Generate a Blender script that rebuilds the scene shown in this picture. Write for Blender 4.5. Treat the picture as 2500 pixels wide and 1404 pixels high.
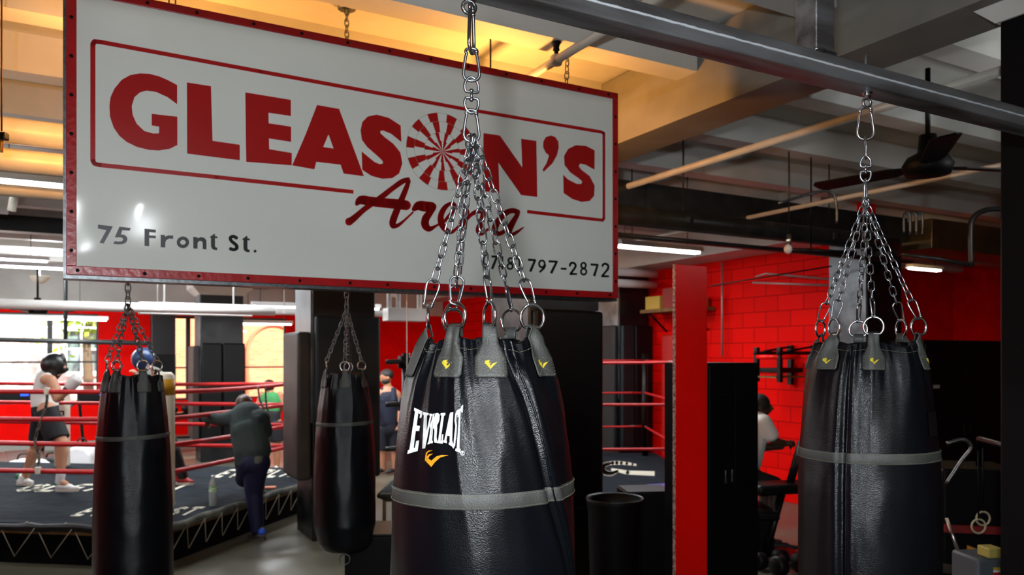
import bpy, bmesh, math, random
from mathutils import Vector, Matrix, noise
from mathutils.bvhtree import BVHTree
random.seed(7)
SC = bpy.context.scene
for _o in list(bpy.data.objects): bpy.data.objects.remove(_o)
COL = SC.collection
PI = math.pi
H = 1.88                       # camera height above the gym floor
FPX, CX, HY = 1900.0, 1250.0, 868.0
# ---------------------------------------------------------------- camera
cam = bpy.data.cameras.new('camera')
camo = bpy.data.objects.new('camera', cam); COL.objects.link(camo)
camo.location = (0, 0, H); camo.rotation_euler = (PI/2, 0, 0)
cam.sensor_width = 36; cam.lens = 36*FPX/2500
cam.shift_y = (HY-702)/2500
cam.clip_start = .05; cam.clip_end = 200
cam.dof.use_dof = True; cam.dof.focus_distance = 1.85; cam.dof.aperture_fstop = 5.6
SC.camera = camo
# ---------------------------------------------------------------- world and exposure
SC.view_settings.view_transform = 'Standard'; SC.view_settings.look = 'None'
SC.view_settings.gamma = 1; SC.view_settings.use_curve_mapping = False
SC.view_settings.exposure = 0.0
w = bpy.data.worlds.new('sky'); SC.world = w; w.use_nodes = True
w.node_tree.nodes['Background'].inputs[0].default_value = (.80, .90, 1.0, 1)
w.node_tree.nodes['Background'].inputs[1].default_value = 4.5
sun = bpy.data.lights.new('sun', 'SUN'); sun.energy = 15; sun.angle = .03; sun.color = (1, .93, .82)
suno = bpy.data.objects.new('sun', sun); COL.objects.link(suno)
suno.rotation_euler = (math.radians(48), 0, math.radians(15))
# ---------------------------------------------------------------- frames of reference
BX, BY = .875, .484            # long direction of the building (B); A is at right angles to it
RZ = math.atan2(BY, BX)
def W(b, a, h=0.0): return Vector((BX*b-BY*a, BY*b+BX*a, h))
def P(px, py, z): return Vector(((px-CX)/FPX*z, z, H+(HY-py)/FPX*z))
def ba(x, y): return (BX*x+BY*y, -BY*x+BX*y)
# ---------------------------------------------------------------- tagging
def tag(o, label=None, cat=None, group=None, kind=None):
    if label: o['label'] = label
    if cat: o['category'] = cat
    if group: o['group'] = group
    if kind: o['kind'] = kind
    return o
def thing(name, label, cat, loc=(0, 0, 0), rz=0, group=None):
    o = bpy.data.objects.new(name, None); COL.objects.link(o); o.empty_display_size = .1
    o.location = loc; o.rotation_euler = (0, 0, rz)
    return tag(o, label, cat, group)
def dup(root, loc, rz=None, label=None, scale=None):
    r = root.copy(); COL.objects.link(r); r.location = loc
    if rz is not None: r.rotation_euler = (0, 0, rz)
    if scale: r.scale = scale
    if label: r['label'] = label
    for ch in list(root.children):
        c = ch.copy(); COL.objects.link(c); c.parent = r
        for g in list(ch.children):
            d = g.copy(); COL.objects.link(d); d.parent = c
    return r
# ---------------------------------------------------------------- materials
MATS = {}
def srgb(c):
    return tuple(((v/255)/12.92 if v/255 <= .04045 else ((v/255+.055)/1.055)**2.4) for v in c)
def mat(name, col=(128, 128, 128), rough=.5, metal=0, spec=.5, emit=0, ecol=None, var=0, vscale=4, bump=0, bscale=60, coat=0, col2=None, trans=0, sheen=0, stretch=None, rvar=0, bdist=.01, bdet=4):
    if name in MATS: return MATS[name]
    m = bpy.data.materials.new(name); m.use_nodes = True; nt = m.node_tree; N = nt.nodes; L = nt.links
    b = N['Principled BSDF']; c = srgb(col)
    b.inputs['Base Color'].default_value = (*c, 1); b.inputs['Roughness'].default_value = rough
    b.inputs['Metallic'].default_value = metal; b.inputs['Specular IOR Level'].default_value = spec
    b.inputs['Coat Weight'].default_value = coat; b.inputs['Coat Roughness'].default_value = .12
    b.inputs['Sheen Weight'].default_value = sheen
    b.inputs['Transmission Weight'].default_value = trans
    if emit:
        b.inputs['Emission Color'].default_value = (*srgb(ecol or col), 1); b.inputs['Emission Strength'].default_value = emit
    tc = None
    def coord():
        nonlocal tc
        if tc is None:
            t = N.new('ShaderNodeTexCoord'); mp = N.new('ShaderNodeMapping'); L.new(t.outputs['Object'], mp.inputs[0])
            if stretch: mp.inputs['Scale'].default_value = stretch
            tc = mp.outputs[0]
        return tc
    if var or col2:
        n = N.new('ShaderNodeTexNoise'); n.inputs['Scale'].default_value = vscale; n.inputs['Detail'].default_value = 5
        L.new(coord(), n.inputs['Vector'])
        r = N.new('ShaderNodeValToRGB'); L.new(n.outputs['Fac'], r.inputs[0])
        r.color_ramp.elements[0].position = .38; r.color_ramp.elements[1].position = .64
        d = srgb(col2) if col2 else tuple(v*(1-var) for v in c)
        r.color_ramp.elements[0].color = (*d, 1); r.color_ramp.elements[1].color = (*c, 1)
        L.new(r.outputs[0], b.inputs['Base Color'])
        if rvar:
            mr = N.new('ShaderNodeMapRange'); L.new(n.outputs['Fac'], mr.inputs[0])
            mr.inputs[1].default_value = .3; mr.inputs[2].default_value = .7
            mr.inputs[3].default_value = max(.03, rough-rvar); mr.inputs[4].default_value = rough+rvar
            L.new(mr.outputs[0], b.inputs['Roughness'])
    if bump:
        n2 = N.new('ShaderNodeTexNoise'); n2.inputs['Scale'].default_value = bscale; n2.inputs['Detail'].default_value = bdet
        L.new(coord(), n2.inputs['Vector'])
        bp = N.new('ShaderNodeBump'); bp.inputs['Strength'].default_value = bump; bp.inputs['Distance'].default_value = bdist
        L.new(n2.outputs['Fac'], bp.inputs['Height']); L.new(bp.outputs[0], b.inputs['Normal'])
    MATS[name] = m; return m
def brick_mat(name, c1, c2, mortar, scale, bw=.5, rh=.25, rough=.5, msize=.02, rot=None, bump=.5, coord='UV', offset=.5):
    if name in MATS: return MATS[name]
    m = bpy.data.materials.new(name); m.use_nodes = True; nt = m.node_tree; N = nt.nodes; L = nt.links
    b = N['Principled BSDF']; b.inputs['Roughness'].default_value = rough; b.inputs['Specular IOR Level'].default_value = .06
    t = N.new('ShaderNodeTexCoord'); k = N.new('ShaderNodeTexBrick')
    L.new(t.outputs['UV'], k.inputs['Vector'])
    k.inputs['Color1'].default_value = (*srgb(c1), 1); k.inputs['Color2'].default_value = (*srgb(c2), 1)
    k.inputs['Mortar'].default_value = (*srgb(mortar), 1); k.inputs['Scale'].default_value = scale
    k.inputs['Mortar Size'].default_value = msize; k.inputs['Brick Width'].default_value = bw; k.inputs['Row Height'].default_value = rh
    k.inputs['Mortar Smooth'].default_value = .3
    L.new(k.outputs['Color'], b.inputs['Base Color'])
    bp = N.new('ShaderNodeBump'); bp.inputs['Strength'].default_value = bump; bp.inputs['Distance'].default_value = .012; bp.invert = True
    L.new(k.outputs['Fac'], bp.inputs['Height']); L.new(bp.outputs[0], b.inputs['Normal'])
    MATS[name] = m; return m
# ---------------------------------------------------------------- mesh builder
class MB:
    def __init__(s): s.v = []; s.f = []; s.sm = []
    def add(s, vs, fs, smooth=False, M=None):
        k = len(s.v)
        for p in vs:
            p = Vector(p); s.v.append(M @ p if M is not None else p)
        for f in fs: s.f.append([i+k for i in f]); s.sm.append(smooth)
        return s
    def box(s, c, size, rz=0, M=None, bev=0):
        x, y, z = size[0]/2, size[1]/2, size[2]/2
        R = Matrix.Translation(Vector(c)) @ Matrix.Rotation(rz, 4, 'Z')
        if M is not None: R = M @ R
        if bev <= 0:
            vs = [(i*x, j*y, k*z) for k in (-1, 1) for j in (-1, 1) for i in (-1, 1)]
            return s.add(vs, [(0, 2, 3, 1), (4, 5, 7, 6), (0, 1, 5, 4), (2, 6, 7, 3), (0, 4, 6, 2), (1, 3, 7, 5)], False, R)
        bm = bmesh.new(); bmesh.ops.create_cube(bm, size=1)
        for v in bm.verts: v.co = Vector((v.co.x*size[0], v.co.y*size[1], v.co.z*size[2]))
        bmesh.ops.bevel(bm, geom=list(bm.edges), offset=bev, segments=3, affect='EDGES', profile=.5)
        bm.normal_update(); bm.verts.index_update(); k0 = len(s.sm)
        fl_ = [max(abs(f.normal.x), abs(f.normal.y), abs(f.normal.z)) < .999 for f in bm.faces]
        s.add([v.co for v in bm.verts], [[v.index for v in f.verts] for f in bm.faces], True, R); s.sm[k0:] = fl_; bm.free(); return s
    def wbox(s, b0, b1, a0, a1, h0, h1, bev=0):      # box in building axes
        return s.box(W((b0+b1)/2, (a0+a1)/2, (h0+h1)/2), (abs(b1-b0), abs(a1-a0), abs(h1-h0)), RZ, bev=bev)
    def tube(s, pts, r, n=10, closed=False, caps=True, flat=1.0):
        pts = [Vector(p) for p in pts]; m = len(pts)
        rr = r if isinstance(r, (list, tuple)) else [r]*m
        T = []
        for i in range(m):
            if closed: t = pts[(i+1) % m]-pts[(i-1) % m]
            else: t = pts[min(i+1, m-1)]-pts[max(i-1, 0)]
            T.append(t.normalized() if t.length > 1e-9 else Vector((0, 0, 1)))
        up = Vector((0, 0, 1)) if abs(T[0].z) < .9 else Vector((1, 0, 0))
        X = T[0].cross(up).normalized(); vs = []
        for i in range(m):
            X = (X-T[i]*X.dot(T[i])).normalized(); Y = T[i].cross(X)
            for j in range(n):
                a = 2*PI*j/n; vs.append(pts[i]+(X*math.cos(a)+Y*math.sin(a)*flat)*rr[i])
        fs = []
        for i in range(m if closed else m-1):
            i2 = (i+1) % m
            for j in range(n): fs.append((i*n+j, i*n+(j+1) % n, i2*n+(j+1) % n, i2*n+j))
        if caps and not closed: fs.append(tuple(range(n-1, -1, -1))); fs.append(tuple((m-1)*n+j for j in range(n)))
        return s.add(vs, fs, True)
    def lathe(s, prof, c=(0, 0, 0), n=24, M=None, cap=True):
        vs = []; c = Vector(c)
        for (r, z) in prof:
            for j in range(n):
                a = 2*PI*j/n; vs.append(c+Vector((r*math.cos(a), r*math.sin(a), z)))
        fs = []
        for i in range(len(prof)-1):
            for j in range(n): fs.append((i*n+j, i*n+(j+1) % n, (i+1)*n+(j+1) % n, (i+1)*n+j))
        if cap: fs.append(tuple(range(n-1, -1, -1))); fs.append(tuple((len(prof)-1)*n+j for j in range(n)))
        return s.add(vs, fs, True, M)
    def ball(s, c, r, n=12, M=None):
        rx, ry, rz = r if isinstance(r, (tuple, list)) else (r, r, r)
        vs = []; fs = []; c = Vector(c)
        for i in range(n+1):
            t = PI*i/n
            for j in range(n*2):
                a = PI*j/n; vs.append(c+Vector((rx*math.sin(t)*math.cos(a), ry*math.sin(t)*math.sin(a), rz*math.cos(t))))
        m = n*2
        for i in range(n):
            for j in range(m): fs.append((i*m+j, (i+1)*m+j, (i+1)*m+(j+1) % m, i*m+(j+1) % m))
        return s.add(vs, fs, True, M)
    def ell(s, p0, p1, r0, r1, side=(1, 0, 0), asp=1.0, n=16, caps=True):   # tapered elliptical limb with round ends
        p0, p1 = Vector(p0), Vector(p1); T = (p1-p0); L = T.length; T.normalize()
        S = Vector(side); S = (S-T*S.dot(T))
        if S.length < 1e-4: S = T.orthogonal()
        S.normalize(); U = T.cross(S); vs = []; st = []
        if caps:
            for k in range(5): a = PI/2*k/5; st.append((-math.cos(a)*r0*.9, r0*math.sin(a)))
        for k in range(5): t = k/4; st.append((L*t, r0+(r1-r0)*t))
        if caps:
            for k in range(1, 6): a = PI/2*k/5; st.append((L+math.sin(a)*r1*.9, r1*math.cos(a)))
        for (d, r) in st:
            for j in range(n):
                a = 2*PI*j/n; vs.append(p0+T*d+S*(r*math.cos(a))+U*(r*asp*math.sin(a)))
        m = len(st); fs = [(i*n+j, i*n+(j+1) % n, (i+1)*n+(j+1) % n, (i+1)*n+j) for i in range(m-1) for j in range(n)]
        fs.append(tuple(range(n-1, -1, -1))); fs.append(tuple((m-1)*n+j for j in range(n)))
        return s.add(vs, fs, True)
    def prism(s, poly, fn, t0, t1):        # flat outline given to fn(x, y, depth) and closed between two depths
        k = len(poly); a = 0
        for i in range(k):
            x0, y0 = poly[i]; x1, y1 = poly[(i+1) % k]; a += x0*y1-x1*y0
        if a < 0: poly = poly[::-1]
        vs = [fn(x, y, t0) for x, y in poly]+[fn(x, y, t1) for x, y in poly]
        fs = [tuple(range(k-1, -1, -1)), tuple(range(k, 2*k))]+[(i, (i+1) % k, k+(i+1) % k, k+i) for i in range(k)]
        return s.add(vs, fs)
    def build(s, name, m, parent=None, uv=False, fixn=True):
        me = bpy.data.meshes.new(name); me.from_pydata([tuple(p) for p in s.v], [], s.f); me.update()
        for p, q in zip(me.polygons, s.sm): p.use_smooth = q
        if fixn:
            bm = bmesh.new(); bm.from_mesh(me); bmesh.ops.recalc_face_normals(bm, faces=bm.faces); bm.to_mesh(me); bm.free()
        o = bpy.data.objects.new(name, me); COL.objects.link(o)
        if m is not None: me.materials.append(m)
        if parent is not None: o.parent = parent
        if uv:
            ul = me.uv_layers.new(name='uv'); 
            for p in me.polygons:
                n = p.normal
                for li in p.loop_indices:
                    c = me.vertices[me.loops[li].vertex_index].co
                    b_, a_ = ba(c.x, c.y); nb, na = ba(n.x, n.y)
                    if abs(n.z) > .7: uvc = (b_, a_)
                    elif abs(nb) > abs(na): uvc = (a_, c.z)
                    else: uvc = (b_, c.z)
                    ul.data[li].uv = uvc
        return o
def local(p, root):            # world point -> coordinates of an (unrotated or z-rotated) root
    q = Vector(p)-Vector(root.location); return Matrix.Rotation(-root.rotation_euler[2], 3, 'Z') @ q
def tochild(mb, root):
    mb.v = [local(p, root) for p in mb.v]; return mb
def struct(name, mb, m, uv=False):
    o = mb.build(name, m, None, uv); o['kind'] = 'structure'; return o
def remesh(mb, name, m, parent, voxel=.012, smooth=4, fac=.5):
    o = mb.build(name, m, None)
    r = o.modifiers.new('r', 'REMESH'); r.mode = 'VOXEL'; r.voxel_size = voxel; r.use_smooth_shade = True
    s_ = o.modifiers.new('s', 'SMOOTH'); s_.factor = fac; s_.iterations = smooth
    dg = bpy.context.evaluated_depsgraph_get(); me = bpy.data.meshes.new_from_object(o.evaluated_get(dg))
    o.modifiers.clear(); old = o.data; o.data = me; bpy.data.meshes.remove(old); me.name = name
    for p in me.polygons: p.use_smooth = True
    if not me.materials: me.materials.append(m)
    if parent is not None: o.parent = parent
    return o
def decal(polys, fn, name, m, parent, maxlen):
    """flat outlines (may hold holes given as second list) cut finely and laid on a surface through fn(x, y)"""
    bm = bmesh.new()
    for poly in polys:
        a = sum(poly[i][0]*poly[(i+1) % len(poly)][1]-poly[(i+1) % len(poly)][0]*poly[i][1] for i in range(len(poly)))
        if a > 0: poly = poly[::-1]
        vs = [bm.verts.new((x, -y, 0)) for x, y in poly]
        try: bm.faces.new(vs)
        except ValueError: pass
    bm.normal_update(); bmesh.ops.triangulate(bm, faces=bm.faces[:], ngon_method='EAR_CLIP')
    for _ in range(6):
        es = [e for e in bm.edges if e.calc_length() > maxlen]
        if not es: break
        bmesh.ops.subdivide_edges(bm, edges=es, cuts=1); bmesh.ops.triangulate(bm, faces=[f for f in bm.faces if len(f.verts) > 3])
    bad = []
    for v in bm.verts:
        q = fn(v.co.x, -v.co.y)
        if q is None: bad.append(v)
        else: v.co = q
    if bad: bmesh.ops.delete(bm, geom=bad, context='VERTS')
    me = bpy.data.meshes.new(name); bm.to_mesh(me); bm.free(); me.materials.append(m)
    for p in me.polygons: p.use_smooth = True
    o = bpy.data.objects.new(name, me); COL.objects.link(o); o.parent = parent
    return o
def stroke(pts, closed=False):     # (x, y, w) polyline -> outline polygon
    n = len(pts); Lf = []; Rt = []
    for i in range(n):
        x, y, w_ = pts[i]; xa, ya, _ = pts[max(i-1, 0)]; xb, yb, _ = pts[min(i+1, n-1)]
        dx, dy = xb-xa, yb-ya; l = math.hypot(dx, dy) or 1
        k = 1.0
        if 0 < i < n-1:
            d1 = Vector((pts[i][0]-xa, pts[i][1]-ya)).normalized(); d2 = Vector((xb-pts[i][0], yb-pts[i][1])).normalized()
            c = max(.45, math.sqrt(max(0, (1+d1.dot(d2))/2))); k = 1/c
        nx, ny = -dy/l*w_/2*k, dx/l*w_/2*k
        Lf.append((x+nx, y+ny)); Rt.append((x-nx, y-ny))
    return Lf+Rt[::-1]
def segs(pts, wd=None):            # a polyline as simple quads plus round joins (never self-crossing)
    out = []
    pts = [(p[0], p[1], p[2] if len(p) > 2 else wd) for p in pts]
    for i in range(len(pts)-1):
        x0, y0, w0 = pts[i]; x1, y1, w1 = pts[i+1]; dx, dy = x1-x0, y1-y0; l = math.hypot(dx, dy) or 1
        nx, ny = -dy/l, dx/l
        out.append([(x0+nx*w0/2, y0+ny*w0/2), (x1+nx*w1/2, y1+ny*w1/2), (x1-nx*w1/2, y1-ny*w1/2), (x0-nx*w0/2, y0-ny*w0/2)])
    for i in range(1, len(pts)-1):
        x, y, w_ = pts[i]; out.append([(x+w_/2*math.cos(2*PI*k/10), y+w_/2*math.sin(2*PI*k/10)) for k in range(10)])
    return out
def smoothline(pts, k=5):
    out = []; n = len(pts)
    for i in range(n-1):
        p0, p1, p2, p3 = pts[max(i-1, 0)], pts[i], pts[i+1], pts[min(i+2, n-1)]
        for j in range(k):
            t = j/k
            out.append(tuple(.5*((2*p1[c])+(-p0[c]+p2[c])*t+(2*p0[c]-5*p1[c]+4*p2[c]-p3[c])*t*t+(-p0[c]+3*p1[c]-3*p2[c]+p3[c])*t**3) for c in range(len(p1))))
    out.append(tuple(pts[-1])); return out
def ringpoly(cx, cy, rx, ry, w_, k=20):
    out = []
    for i in range(k):
        a, b_ = 2*PI*i/k, 2*PI*(i+1)/k
        out.append([(cx+(rx+w_/2)*math.cos(t), cy+(ry+w_/2)*math.sin(t)) for t in (a, b_)]+[(cx+(rx-w_/2)*math.cos(t), cy+(ry-w_/2)*math.sin(t)) for t in (b_, a)])
    return out
# ---------------------------------------------------------------- shared materials
M = {}
M['chrome'] = mat('polished_steel', (205, 208, 212), .16, 1)
M['zinc'] = mat('zinc_plated_steel', (178, 184, 190), .24, 1, var=.3, vscale=90)
M['zinc_dull'] = mat('dull_galvanised_steel', (120, 124, 126), .38, 1, var=.4, vscale=60)
M['raw_steel'] = mat('raw_mill_steel', (140, 140, 142), .34, .72, spec=.3, col2=(96, 92, 90), vscale=14, rvar=.12, bump=.15, bscale=120, stretch=(.15, 1, 1))
M['black_paint'] = mat('black_gloss_paint', (8, 8, 9), .38, 0, spec=.3, var=.3, bump=.1, bscale=20)
M['black_matt'] = mat('black_matt_paint', (3, 3, 4), .55, spec=.15)
M['black_vinyl'] = mat('black_vinyl_padding', (10, 11, 12), .45, spec=.25, bump=.2, bscale=26, var=.25)
M['grey_vinyl'] = mat('grey_vinyl_padding', (28, 32, 34), .5, spec=.3, bump=.2, bscale=22, var=.2)
M['brown_vinyl'] = mat('worn_brown_grey_vinyl', (58, 53, 50), .5, spec=.3, var=.25, bump=.2)
M['leather'] = mat('black_cowhide_leather', (7, 9, 13), .235, spec=.27, bump=.2, bscale=420, var=.3, vscale=5)
M['leather_grey'] = mat('grey_leather_trim', (60, 61, 57), .55, bump=.2, bscale=300, var=.3, vscale=14)
M['gold_print'] = mat('mustard_gold_print', (206, 140, 22), .5, var=.2, vscale=60)
M['yellow_stitch'] = mat('yellow_embroidery', (190, 170, 30), .6, var=.3, vscale=200)
M['thread'] = mat('pale_stitching_thread', (120, 118, 96), .7)
M['white_print'] = mat('cracked_white_print', (226, 226, 222), .5, var=.35, vscale=55)
M['red_paint'] = mat('red_wall_paint', (245, 9, 3), .6, spec=.06, var=.12, vscale=3, bump=.15, bscale=12)
M['red_gloss'] = mat('red_gloss_panel', (248, 10, 3), .32, spec=.25, var=.08, vscale=3)
M['white_paint'] = mat('white_ceiling_paint', (206, 205, 198), .6, var=.14, vscale=2, bump=.2, bscale=9)
M['cream_pipe'] = mat('cream_painted_pipe', (205, 200, 186), .4, var=.15, vscale=5)
M['white_duct'] = mat('white_painted_duct', (228, 228, 224), .4, var=.08)
M['dark_pipe'] = mat('dark_iron_pipe', (58, 60, 60), .32, .6, var=.35, vscale=6)
M['rust'] = mat('rusty_iron', (92, 48, 30), .7, var=.4, vscale=30)
M['rope_red'] = mat('red_rope_cover', (196, 20, 24), .45, var=.15, vscale=30)
M['rope_black'] = mat('black_rope_cover', (30, 32, 33), .5)
M['canvas'] = mat('slate_ring_canvas', (36, 45, 52), .9, spec=.1, col2=(25, 32, 38), vscale=5, bump=.4, bscale=16, stretch=(1, 3, 1))
M['canvas_print'] = mat('cream_print_on_canvas', (216, 214, 196), .8, var=.1)
M['edge_pad'] = mat('weathered_grey_edge_padding', (96, 100, 90), .8, col2=(56, 58, 52), vscale=7, bump=.5, bscale=14)
M['skirt'] = mat('black_ring_skirt', (4, 4, 4), .8, spec=.1)
M['cord'] = mat('pale_lacing_cord', (150, 145, 128), .8)
M['wood'] = mat('plywood_edge', (128, 92, 44), .7, var=.4, vscale=12)
M['white_vinyl'] = mat('off_white_vinyl', (214, 210, 190), .45, var=.08)
M['yellow_band'] = mat('yellow_vinyl_band', (196, 148, 26), .5, var=.3, vscale=30)
M['tube'] = mat('lit_fluorescent_tube', (240, 248, 255), .5, emit=14, ecol=(240, 248, 255))
M['tube_near'] = mat('lit_tube_added_behind_viewer', (240, 248, 255), .5, emit=9, ecol=(236, 246, 255))
M['warm_bulb'] = mat('lit_warm_bulb', (255, 200, 110), .5, emit=25, ecol=(255, 190, 90))
M['skin'] = mat('light_skin', (196, 142, 112), .5, var=.08, vscale=6)
M['skin_dark'] = mat('dark_brown_skin', (70, 44, 32), .42, var=.1)
M['skin_tan'] = mat('tan_skin', (172, 116, 86), .5, var=.08)
M['hair'] = mat('dark_hair', (24, 18, 14), .6, bump=.6, bscale=120)
M['glass'] = None
def glass_mat(name, tint=(255, 255, 255), refl=.08, milk=0):
    m = bpy.data.materials.new(name); m.use_nodes = True; nt = m.node_tree; N = nt.nodes; L = nt.links
    N.remove(N['Principled BSDF']); o = N['Material Output']
    t = N.new('ShaderNodeBsdfTransparent'); t.inputs[0].default_value = (*srgb(tint), 1)
    g = N.new('ShaderNodeBsdfGlossy'); g.inputs['Roughness'].default_value = .02
    x = N.new('ShaderNodeMixShader'); x.inputs[0].default_value = refl
    L.new(t.outputs[0], x.inputs[1]); L.new(g.outputs[0], x.inputs[2]); L.new(x.outputs[0], o.inputs[0])
    if milk:
        d = N.new('ShaderNodeBsdfDiffuse'); d.inputs[0].default_value = (*srgb(tint), 1); y = N.new('ShaderNodeMixShader'); y.inputs[0].default_value = milk
        L.new(x.outputs[0], y.inputs[1]); L.new(d.outputs[0], y.inputs[2]); L.new(y.outputs[0], o.inputs[0])
    return m
M['glass'] = glass_mat('window_glass')
# ================================================================ THE ROOM
suno.rotation_euler = (math.radians(52), 0, RZ+.35)
CEIL = 3.85
M['floor'] = mat('sealed_concrete_floor', (98, 96, 82), .38, var=.3, vscale=1.3, bump=.08, bscale=5, rvar=.1)
fl = MB().wbox(-9.2, 16.2, -4.2, 18.1, -.2, 0); struct('floor', fl, M['floor'])
ce = MB().wbox(-9.2, 16.2, -4.2, 18.1, CEIL, CEIL+.25)
for i in range(22):                              # concrete joists cast with the slab
    a = -3.4+i*1.0; ce.wbox(-9.2, 16.2, a, a+.18, CEIL-.24, CEIL+.01)
struct('ceiling', ce, M['white_paint'])
M['girder'] = mat('grey_painted_girder', (120, 118, 110), .55, var=.2, vscale=3)
struct('trim_1', MB().wbox(3.28, 3.62, -4.1, 17.9, 3.36, CEIL-.02), M['girder'])
struct('trim_2', MB().wbox(-3.3, -2.9, -4.1, 17.9, 3.42, CEIL-.02), M['white_paint'])
struct('trim_3', MB().wbox(7.3, 7.92, 6.0, 17.9, 3.22, CEIL-.02), M['white_paint'])
struct('trim_4', MB().wbox(3.6, 7.9, 5.35, 5.6, 3.12, 3.38), M['dark_pipe'])
struct('trim_5', MB().wbox(-9, 3.2, 11.4, 11.62, 3.42, 3.62), M['black_paint'])
red_block = brick_mat('red_painted_block_wall', (246, 10, 4), (230, 8, 3), (160, 6, 3), 1.0, .41, .205, .6, .006)
struct('wall_right', MB().wbox(7.92, 8.12, 5.9, 18.0, 0, CEIL), red_block, uv=True)
struct('wall_far_right', MB().wbox(8.12, 16, 9.8, 10.0, 0, CEIL), M['red_paint'])
struct('wall_side', MB().wbox(16, 16.2, -4, 10, 0, CEIL), M['red_paint'])
struct('wall_left', MB().wbox(-9.2, -9, -4, 18, 0, CEIL), M['red_paint'])
struct('wall_behind', MB().wbox(-9, 16, -4.2, -4, 0, CEIL), M['white_paint'])
# window wall
WA = 17.9; SILL, HEAD = .93, 2.72
w1, w2 = (-4.0, .30), (1.45, 4.06)
wb = MB()
wb.wbox(-9, 8, WA, WA+.25, 0, SILL); wb.wbox(-9, 8, WA, WA+.25, HEAD, 2.86)
for p, q in ((-9, w1[0]), (w1[1], w2[0]), (w2[1], 8)): wb.wbox(p, q, WA, WA+.25, SILL, HEAD)
struct('wall_back', wb, M['red_paint'])
struct('trim_7', MB().wbox(-9, 8, WA, WA+.25, 2.86, CEIL), M['white_paint'])
struct('baseboard_back', MB().wbox(-9, 7.9, WA-.05, WA, 0, .16), mat('grey_baseboard', (150, 150, 142), .5))
M['frame'] = mat('dark_window_frame', (38, 44, 44), .45)
def window(n, b0, b1, mull, hbar):
    f = MB(); a0, a1 = WA+.05, WA+.13
    f.wbox(b0, b1, a0, a1, SILL, SILL+.04); f.wbox(b0, b1, a0, a1, HEAD-.05, HEAD)
    f.wbox(b0, b0+.04, a0, a1, SILL, HEAD); f.wbox(b1-.04, b1, a0, a1, SILL, HEAD)
    for m_ in mull: f.wbox(m_-.045, m_+.045, a0-.02, a1, SILL, HEAD)
    f.wbox(b0, b1, a0+.01, a1-.01, hbar-.018, hbar+.018)
    o = struct('window_%d' % n, f, M['frame'])
    g = MB().wbox(b0+.03, b1-.03, a0+.035, a0+.042, SILL+.03, HEAD-.04).build('window_pane', M['glass'], o)
window(1, *w1, (-2.3, -.55), 1.75); window(2, *w2, (2.0,), 1.62)
# ---------------------------------------------------------------- outside
pale_brick = brick_mat('pale_whitewashed_brick', (226, 214, 204), (206, 186, 176), (214, 208, 202), 1.0, .22, .075, .8, .008)
peach = brick_mat('peach_orange_brick', (232, 140, 104), (222, 124, 90), (214, 150, 120), 1.0, .22, .075, .8, .006)
struct('ground', MB().wbox(-25, 30, 18.15, 60, -.6, -.35), mat('street_asphalt', (150, 148, 144), .9))
bl = thing('building', 'pale whitewashed brick building with a white sash window seen through the left window', 'building', W(-8, 26, 0))
b_ = MB()
wx0, wx1, wz0, wz1 = -.38, .42, 1.42, 2.62
b_.wbox(-25, wx0, 24, 30, -.4, 9); b_.wbox(wx1, 1.6, 24, 30, -.4, 9); b_.wbox(wx0, wx1, 24, 30, -.4, wz0); b_.wbox(wx0, wx1, 24, 30, wz1, 9); b_.wbox(wx0, wx1, 24.6, 30, wz0, wz1)
q = b_.build('wall', pale_brick, None, uv=True)
for v in q.data.vertices: v.co = v.co-Vector(bl.location)
q.parent = bl
f = MB().wbox(wx0, wx1, 23.9, 24.1, wz0-.1, wz0+.03); f.wbox(wx0, wx1, 23.95, 24.1, wz1-.08, wz1+.05)
for x in (wx0, (wx0+wx1)/2, wx1): f.wbox(x-.05, x+.05, 23.95, 24.1, wz0, wz1)
f.wbox(wx0, wx1, 23.98, 24.08, 2.02, 2.08)
tochild(f, bl).build('sash_window', mat('white_sash', (240, 240, 236), .5), bl)
tochild(MB().wbox(wx0, wx1, 24.12, 24.14, wz0, wz1), bl).build('pane', mat('greenish_pane', (110, 130, 130), .1), bl)
bp_ = thing('building', 'peach orange brick building with rounded arches seen through the right window', 'building', W(6, 26, 0))
b_ = MB().wbox(1.7, 14, 23.2, 30, -.4, 9); q = b_.build('wall', peach, None, uv=True)
for v in q.data.vertices: v.co = v.co-Vector(bp_.location)
q.parent = bp_
for (bc, hc, rr) in ((3.35, 1.95, .55), (4.9, 1.95, .75), (6.6, 1.95, .75)):
    pts = [W(bc+rr*math.cos(t), 23.17, hc+rr*1.1*math.sin(t)) for t in [PI*k/16 for k in range(17)]]
    pts = [W(bc+rr, 23.17, -.3)]+pts+[W(bc-rr, 23.17, -.3)]
    tochild(MB().tube(pts, .05, 8), bp_).build('arch_moulding', mat('darker_peach_moulding', (206, 112, 78), .8), bp_)
tr = thing('tree', 'leafy yellow green tree outside in front of the pale building', 'tree', W(0, 21.6, -.35))
tk = [W(.2, 21.6, -.35), W(.15, 21.6, 1.2), W(.1, 21.7, 2.4), W(.3, 21.8, 3.3)]
tochild(MB().tube(tk, [.14, .12, .09, .05], 8), tr).build('trunk', mat('bark', (92, 80, 62), .9), tr)
lf = MB(); rn = random.Random(3)
for i in range(900):
    u = Vector((rn.gauss(0, .55), rn.gauss(0, .4), rn.gauss(0, .42)))
    c = W(.15, 21.7, 3.05)+u; n1 = Vector((rn.random()-.5, rn.random()-.5, rn.random()-.5)).normalized()*.09; n2 = n1.cross(Vector((rn.random(), rn.random(), rn.random()))).normalized()*.05
    lf.add([c-n1, c-n2, c+n1, c+n2], [(0, 1, 2, 3)])
o = tochild(lf, tr).build('foliage', mat('yellow_green_leaf', (150, 196, 40), .7, var=.3, vscale=3), tr, fixn=False); o['kind'] = 'stuff'
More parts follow.
